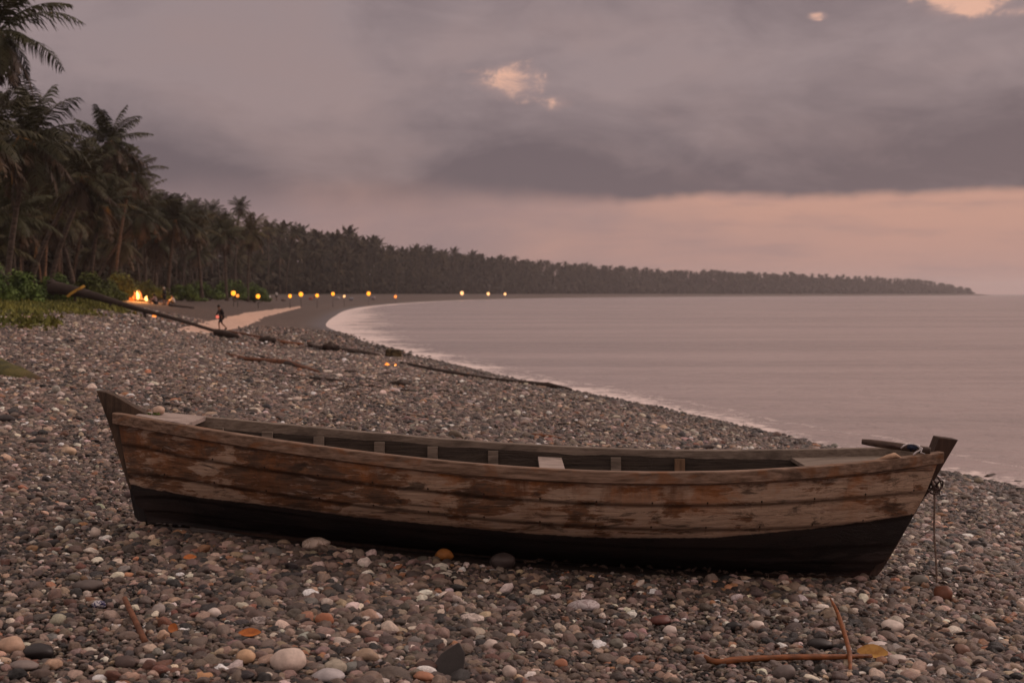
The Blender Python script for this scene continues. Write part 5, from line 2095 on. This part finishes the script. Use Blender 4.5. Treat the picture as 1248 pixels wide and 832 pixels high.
# bonfire with flames, logs and light
g = gp(172, 367.5)
fy = g.y
print('fire at', g)
e = empty('bonfire', g)
tag(e, 'burning bonfire with a tall bright flame on the upper beach', 'bonfire')
u = fy / FPX
mb = MB()
random.seed(9)
for k in range(9):
    a = k / 9 * 6.28
    mb.tube([(math.cos(a) * 8 * u, math.sin(a) * 4 * u, .05), (math.cos(a) * 3 * u, math.sin(a) * 2 * u, 2.5 * u), (-math.cos(a) * 2 * u, 0, 4.5 * u)], [.11, .10, .07], 6, .3, seed=k)
mb.build('firewood', M['drift'], e)
def flame(mb, x, y, w, h, seed, z=0.0):
    pts = []; rr_ = []
    for i in range(10):
        t = i / 9
        pts.append((x + math.sin(t * 4 + seed) * w * .25 * t, y, z + h * t)); rr_.append(max(.01, w * .5 * (math.sin(math.pi * (t * .8 + .16)) ** 1.1) * (1 - t * .55)))
    mb.tube(pts, rr_, 9, .3, seed=seed)
mb = MB(); flame(mb, -3.5 * u, -.1, 4.6 * u, 12 * u, 1.0, 1.5 * u)
mb.build('flame', M['flame'], e)
mb = MB(); flame(mb, 6.8 * u, -.1, 5.2 * u, 6.5 * u, 3.0, .5 * u); mb.build('flame', M['flame'], e)
mb = MB()
for (dx, w, h, s_) in ((-6, 8, 11, 4.), (-11, 7, 9, 5.), (-3, 7, 14, 6.), (-8, 6, 13, 7.), (-14, 4, 6, 8.)):
    flame(mb, dx * u, .25, w * u, h * u, s_, 0)
mb.build('flame', M['flame_o'], e)
ld = bpy.data.lights.new('fire_light', 'POINT'); ld.energy = 1500; ld.color = (1.0, .36, .08); ld.shadow_soft_size = .5
lo = bpy.data.objects.new('fire_light', ld); COL.objects.link(lo); lo.location = (0, -.6, 1.1); lo.parent = e

# small fire on the lower shingle
g = gp(476, 447.5)
e = empty('small_fire', g); tag(e, 'small glowing fire of burning sticks on the shingle below the stump', 'fire')
u = g.y / FPX
mb = MB()
for k in range(6):
    a = k * 1.05
    mb.tube([(math.cos(a) * 7 * u, math.sin(a) * 3 * u, .03), (0, 0, .06), (-math.cos(a) * 5 * u, -math.sin(a) * 2 * u, .05)], .03, 6, .3, seed=k)
mb.build('firewood', M['drift'], e)
mb = MB(); flame(mb, -4 * u, 0, 5 * u, 4.5 * u, 1, .03); flame(mb, -6.2 * u, 0, 3.5 * u, 3 * u, 4, .03); flame(mb, -1 * u, 0, 4 * u, 3 * u, 2, .02); flame(mb, 6.5 * u, -.05, 4 * u, 3.4 * u, 3, .02)
mb.build('flame', M['ember'], e)
mb = MB(); flame(mb, 5.6 * u, -.09, 3.0 * u, 2.6 * u, 6, .01); mb.build('flame', M['flame'], e)

# glowing ember lamp and yellow float by the fallen trunk
def small_lamp(px, py, rpx, mname, name, label, cat):
    g = gp(px, py + rpx)
    r = rpx / FPX * g.y
    e = empty(name, g); tag(e, label, cat)
    mb = MB().blob((0, 0, r * 1.1), (r, r * .9, r * 1.0), 3, .05); mb.build('glowing_shade', M[mname], e)
    mb = MB().tube([(0, 0, -.02), (0, 0, r * .25)], [r * .8, r * .6], 10); mb.tube([(0, 0, r * 2.0), (0, 0, r * 2.25)], [r * .5, r * .3], 10)
    mb.build('base', M['iron'], e)
small_lamp(188, 385.5, 2.4, 'lantern_o', 'lantern', 'small orange lamp standing on the shingle below the fallen trunk', 'lantern')
g = gp(164, 384)
o = MB().blob((0, 0, .10), (.12, .11, .12), 3, .1).build('float', M['yellow'])
o.location = g; tag(o, 'small yellow ball on the shingle under the fallen trunk', 'ball')


# ------------------------------------------------------------------ people
def skin_mesh(name, joints, edges, mat_, parent, scale, sub=2, root=0):
    me = bpy.data.meshes.new(name)
    me.from_pydata([tuple(j[0]) for j in joints], edges, [])
    o = bpy.data.objects.new(name, me)
    COL.objects.link(o)
    o.modifiers.new('skin', 'SKIN')
    for v, j in zip(me.skin_vertices[0].data, joints):
        r = j[1]
        v.radius = (r, r) if not isinstance(r, tuple) else r
    me.skin_vertices[0].data[root].use_root = True
    s = o.modifiers.new('sub', 'SUBSURF'); s.levels = sub; s.render_levels = sub
    dg = bpy.context.evaluated_depsgraph_get()
    nm = bpy.data.meshes.new_from_object(o.evaluated_get(dg))
    nm.name = name
    bpy.data.objects.remove(o)
    if len(nm.materials) == 0: nm.materials.append(mat_)
    else: nm.materials[0] = mat_
    nm.polygons.foreach_set('use_smooth', np.ones(len(nm.polygons), dtype=bool))
    q = link(name, nm, parent)
    q.scale = (scale,) * 3
    return q


def person(loc, rz, height_, pose, top, legs, hairm, label, hat=None):
    """figures 1.7 m tall in their own units, x forward, z up"""
    e = empty('person', loc, rz); tag(e, label, 'person')
    s = height_ / 1.7
    J = pose
    names = list(J)
    idx = {n_: i for i, n_ in enumerate(names)}
    E = [('pelvis', 'belly'), ('belly', 'chest'), ('chest', 'neck'), ('neck', 'head'), ('head', 'crown'),
         ('pelvis', 'hipL'), ('hipL', 'kneeL'), ('kneeL', 'ankL'), ('ankL', 'toeL'),
         ('pelvis', 'hipR'), ('hipR', 'kneeR'), ('kneeR', 'ankR'), ('ankR', 'toeR'),
         ('chest', 'shL'), ('shL', 'elL'), ('elL', 'wrL'), ('wrL', 'haL'),
         ('chest', 'shR'), ('shR', 'elR'), ('elR', 'wrR'), ('wrR', 'haR')]
    RAD = dict(pelvis=.13, belly=.115, chest=.135, neck=.055, head=.085, crown=.075, hipL=.085, hipR=.085, kneeL=.058, kneeR=.058, ankL=.04, ankR=.04,
               toeL=.035, toeR=.035, shL=.06, shR=.06, elL=.042, elR=.042, wrL=.03, wrR=.03, haL=.034, haR=.034)
    skin_mesh('body', [(J[n_], RAD[n_]) for n_ in names], [(idx[a], idx[b]) for a, b in E], M['skin'], e, s, root=idx['pelvis'])
    def sub_(keys, edges, name, m_, grow, cut=None):
        jj = []; mp = {}
        for n_ in keys:
            mp[n_] = len(jj); jj.append((J[n_], RAD[n_] * grow + .012))
        skin_mesh(name, jj, [(mp[a], mp[b]) for a, b in edges], m_, e, s, root=0)
    sub_(['pelvis', 'belly', 'chest', 'shL', 'elL', 'wrL', 'shR', 'elR', 'wrR'],
         [('pelvis', 'belly'), ('belly', 'chest'), ('chest', 'shL'), ('shL', 'elL'), ('elL', 'wrL'), ('chest', 'shR'), ('shR', 'elR'), ('elR', 'wrR')], 'jacket', top, 1.12)
    sub_(['pelvis', 'hipL', 'kneeL', 'hipR', 'kneeR'], [('pelvis', 'hipL'), ('hipL', 'kneeL'), ('pelvis', 'hipR'), ('hipR', 'kneeR')], 'trousers', legs, 1.10)
    hd = Vector(J['head']); cr = Vector(J['crown'])
    mb = MB()
    up = (cr - hd).normalized()
    mb.blob(hd + up * .045 + Vector((-.018, 0, 0)), (.100, .090, .105), 3, .1)
    q = mb.build('hat' if hat else 'hair', hat or hairm, e); q.scale = (s,) * 3
    # nose and ears belong to the head: small touches
    mb = MB(); f = Vector((1, 0, -.1)).normalized()
    mb.blob(hd + f * .092 + Vector((0, 0, -.01)), (.018, .012, .02), 1, 0)
    for sy in (-1, 1):
        mb.blob(hd + Vector((0, sy * .085, -.005)), (.018, .010, .028), 1, 0)
    q = mb.build('face', M['skin'], e); q.scale = (s,) * 3
    # five fingers on each hand
    for sd2 in 'LR':
        w = Vector(J['wr' + sd2]); h_ = Vector(J['ha' + sd2]); dv = (h_ - w).normalized()
        sv_ = dv.cross(Vector((1, .2, 0))).normalized()
        mb = MB()
        for fi, (o_, l_) in enumerate(((-.026, .055), (-.009, .07), (.009, .068), (.025, .052))):
            b0 = h_ + sv_ * o_
            mb.tube([b0, b0 + dv * l_ * .6, b0 + dv * l_ + Vector((.015, 0, 0))], [.009, .008, .006], 5)
        mb.tube([w + dv * .03 - sv_ * .025, w + dv * .06 - sv_ * .05, w + dv * .09 - sv_ * .052], [.010, .009, .007], 5)
        q = mb.build('fingers', M['skin'], e); q.scale = (s,) * 3
    # shoes
    for sd2 in 'LR':
        a = Vector(J['ank' + sd2]); tq = Vector(J['toe' + sd2])
        mb = MB().tube([a + Vector((-.05, 0, -.035)), (a + tq) * .5 + Vector((0, 0, -.01)), tq + Vector((.02, 0, 0))], [.05, .052, .036], 8)
        q = mb.build('shoe', M['black_cloth'], e); q.scale = (s,) * 3
    return e


WALK = dict(pelvis=(0, 0, .92), belly=(.02, 0, 1.08), chest=(.07, 0, 1.28), neck=(.13, 0, 1.44), head=(.19, 0, 1.54), crown=(.20, 0, 1.63),
            hipL=(0, .09, .86), kneeL=(.20, .10, .50), ankL=(.16, .10, .10), toeL=(.32, .10, .04),
            hipR=(0, -.09, .86), kneeR=(-.04, -.10, .48), ankR=(-.34, -.10, .16), toeR=(-.24, -.10, .03),
            shL=(.05, .19, 1.38), elL=(-.08, .24, 1.12), wrL=(.02, .25, .90), haL=(.05, .25, .83),
            shR=(.08, -.19, 1.38), elR=(.17, -.24, 1.14), wrR=(.30, -.23, .96), haR=(.34, -.22, .90))
STANDP = dict(pelvis=(0, 0, .92), belly=(0, 0, 1.08), chest=(.01, 0, 1.30), neck=(.02, 0, 1.47), head=(.04, 0, 1.58), crown=(.04, 0, 1.67),
              hipL=(0, .09, .86), kneeL=(.02, .12, .48), ankL=(0, .13, .09), toeL=(.14, .15, .03),
              hipR=(0, -.09, .86), kneeR=(.03, -.11, .48), ankR=(0, -.12, .09), toeR=(.15, -.13, .03),
              shL=(0, .19, 1.41), elL=(-.02, .25, 1.13), wrL=(.10, .22, .92), haL=(.13, .20, .86),
              shR=(0, -.19, 1.41), elR=(-.01, -.25, 1.14), wrR=(.12, -.22, .93), haR=(.15, -.20, .87))
SIT = dict(pelvis=(0, 0, .14), belly=(.02, 0, .30), chest=(.08, 0, .52), neck=(.13, 0, .68), head=(.17, 0, .79), crown=(.18, 0, .88),
           hipL=(.02, .09, .13), kneeL=(.40, .14, .46), ankL=(.58, .12, .09), toeL=(.72, .12, .04),
           hipR=(.02, -.09, .13), kneeR=(.38, -.15, .47), ankR=(.57, -.13, .09), toeR=(.71, -.14, .04),
           shL=(.08, .19, .63), elL=(.22, .24, .42), wrL=(.40, .16, .48), haL=(.45, .12, .50),
           shR=(.08, -.19, .63), elR=(.22, -.24, .42), wrR=(.40, -.16, .50), haR=(.45, -.12, .52))
g = gp(270, 402.5)
u = g.y / FPX
print('walker', g, 'h', 32 * u)
person(g, math.pi + .5, 31.5 * u, WALK, M['black_cloth'], M['black_cloth'], M['hair'], 'person in dark clothes walking along the beach beside the sandy path, bending forward')
q = at(265, 386, g.y - .35)
e = empty('hand_lamp', q); tag(e, 'small pinkish red lamp carried by the walking person', 'lamp')
mb = MB().blob((0, 0, 0), (2.1 * u,) * 3, 2, .05); mb.build('glowing_shade', M['bag'], e)
mb = MB().tube([(0, 0, 1.9 * u), (.02, 0, 3.2 * u)], .012, 5); mb.tube([(0, 0, -2.0 * u), (0, 0, -2.5 * u)], [.06, .07], 8); mb.build('handle', M['iron'], e)

g = gp(200.5, 371.5); u = g.y / FPX
print('standing', g, 22 * u)
person(g, math.pi * .9, min(21.5 * u, 1.85), STANDP, M['black_cloth'], M['black_cloth'], M['hair'], 'dark clothed person with a white hat standing by the bonfire', hat=M['white_cloth'])
g = gp(190, 370.5)
person(g, math.pi * .95, 1.65, SIT, M['pink_cloth'], M['black_cloth'], M['hair'], 'person in a pale top sitting between the bonfire and the standing one')
g = gp(212, 371.5)
person(g, math.pi * 1.0, 1.65, SIT, M['white_cloth'], M['black_cloth'], M['hair'], 'dark haired person in a white top sitting right of the standing one')
log('driftwood', [(206, 373), (220, 374.5), (236, 376)], [.12, .12, .08], M['drift'], 'low log lying right of the people at the bonfire', seed=31)
g = gp(286.5, 367.5)
person(g, math.pi * .8, 1.6, STANDP, M['black_cloth'], M['black_cloth'], M['hair'], 'small dark person standing below the leftmost lantern')
g = gp(337, 366)
person(g, math.pi * .8, 1.6, STANDP, M['white_cloth'], M['black_cloth'], M['hair'], 'person in a white top standing right of the white tent')
g = gp(383, 366)
person(g, .4, 1.6, STANDP, M['pink_cloth'], M['black_cloth'], M['hair'], 'distant person in a pinkish top between the lanterns')

# small white tent
g = gp(325, 366); u = g.y / FPX
e = empty('tent', g); tag(e, 'small white tent between the second lantern and the person in white', 'tent')
w, h, d = 9.5 * u, 8.0 * u, 1.4
V = [(-w / 2, -d / 2, 0), (w / 2, -d / 2, 0), (w / 2, d / 2, 0), (-w / 2, d / 2, 0), (-w * .42, -d * .42, h * .7), (w * .42, -d * .42, h * .7), (w * .42, d * .42, h * .7), (-w * .42, d * .42, h * .7), (-w * .2, 0, h), (w * .2, 0, h)]
F = [(0, 1, 5, 4), (1, 2, 6, 5), (2, 3, 7, 6), (3, 0, 4, 7), (4, 5, 9, 8), (6, 7, 8, 9), (5, 6, 9), (7, 4, 8)]
link('canvas', mesh_from('canvas', np.array(V), F, M['white_cloth'], smooth=False), e)
MB().box((w * .18, -d / 2 - .012, h * .30), (w * .26, .03, h * .55)).build('door_flap', M['black_cloth'], e, smooth=False)

# little bundles and rocks further along the beach
rs_ = random.Random(4)
for (px, py, c, lab) in ((379, 363.5, (.28, .08, .06), 'reddish bundle beside the sixth lantern'), (412, 363, (.36, .32, .31), 'pale bundle left of the pinkish lantern'),
                         (428, 364, (.20, .20, .23), 'bluish grey bundle right of the pinkish lantern'), (455, 363, (.30, .24, .26), 'pale bundle right of the rightmost yellow lantern'),
                         (345, 365, (.14, .10, .09), 'brown bundle between the person in white and the third lantern')):
    g = gp(px, py + 2); r = 2.6 / FPX * g.y
    o = MB().blob((0, 0, r * .6), (r * 1.2, r, r * .8), 2, .5, 2.0, px).build('bundle', m_stone('bundle_' + str(px), c, .8))
    o.location = g; tag(o, lab, 'bundle')

# ------------------------------------------------------------------ haze
def haze():
    V = [(x, y, z) for x in (-6600, 6600) for y in (-6600, 6600) for z in (-5, 60)]
    F = [(0, 1, 3, 2), (4, 6, 7, 5), (0, 4, 5, 1), (2, 3, 7, 6), (0, 2, 6, 4), (1, 5, 7, 3)]
    m = bpy.data.materials.new('haze'); m.use_nodes = True
    m.node_tree.nodes.clear()
    t = NT(m.node_tree)
    pv = t.n('ShaderNodeVolumePrincipled')
    pv.inputs['Color'].default_value = (.95, .90, .92, 1)
    pv.inputs['Density'].default_value = HAZE
    pv.inputs['Anisotropy'].default_value = 0.0
    o_ = t.n('ShaderNodeOutputMaterial'); t.l(pv.outputs[0], o_.inputs['Volume'])
    o = link('haze', mesh_from('haze', np.array(V, float), F, m, smooth=False))
    tag(o, kind='stuff')
    o['label'] = 'thin evening sea haze'; o['category'] = 'haze'


HAZE = 0.00018
haze()
for o in list(bpy.data.objects):
    if o.type == 'MESH' and o.data.users == 1 and o.name.startswith(('gunwale',)):
        pass
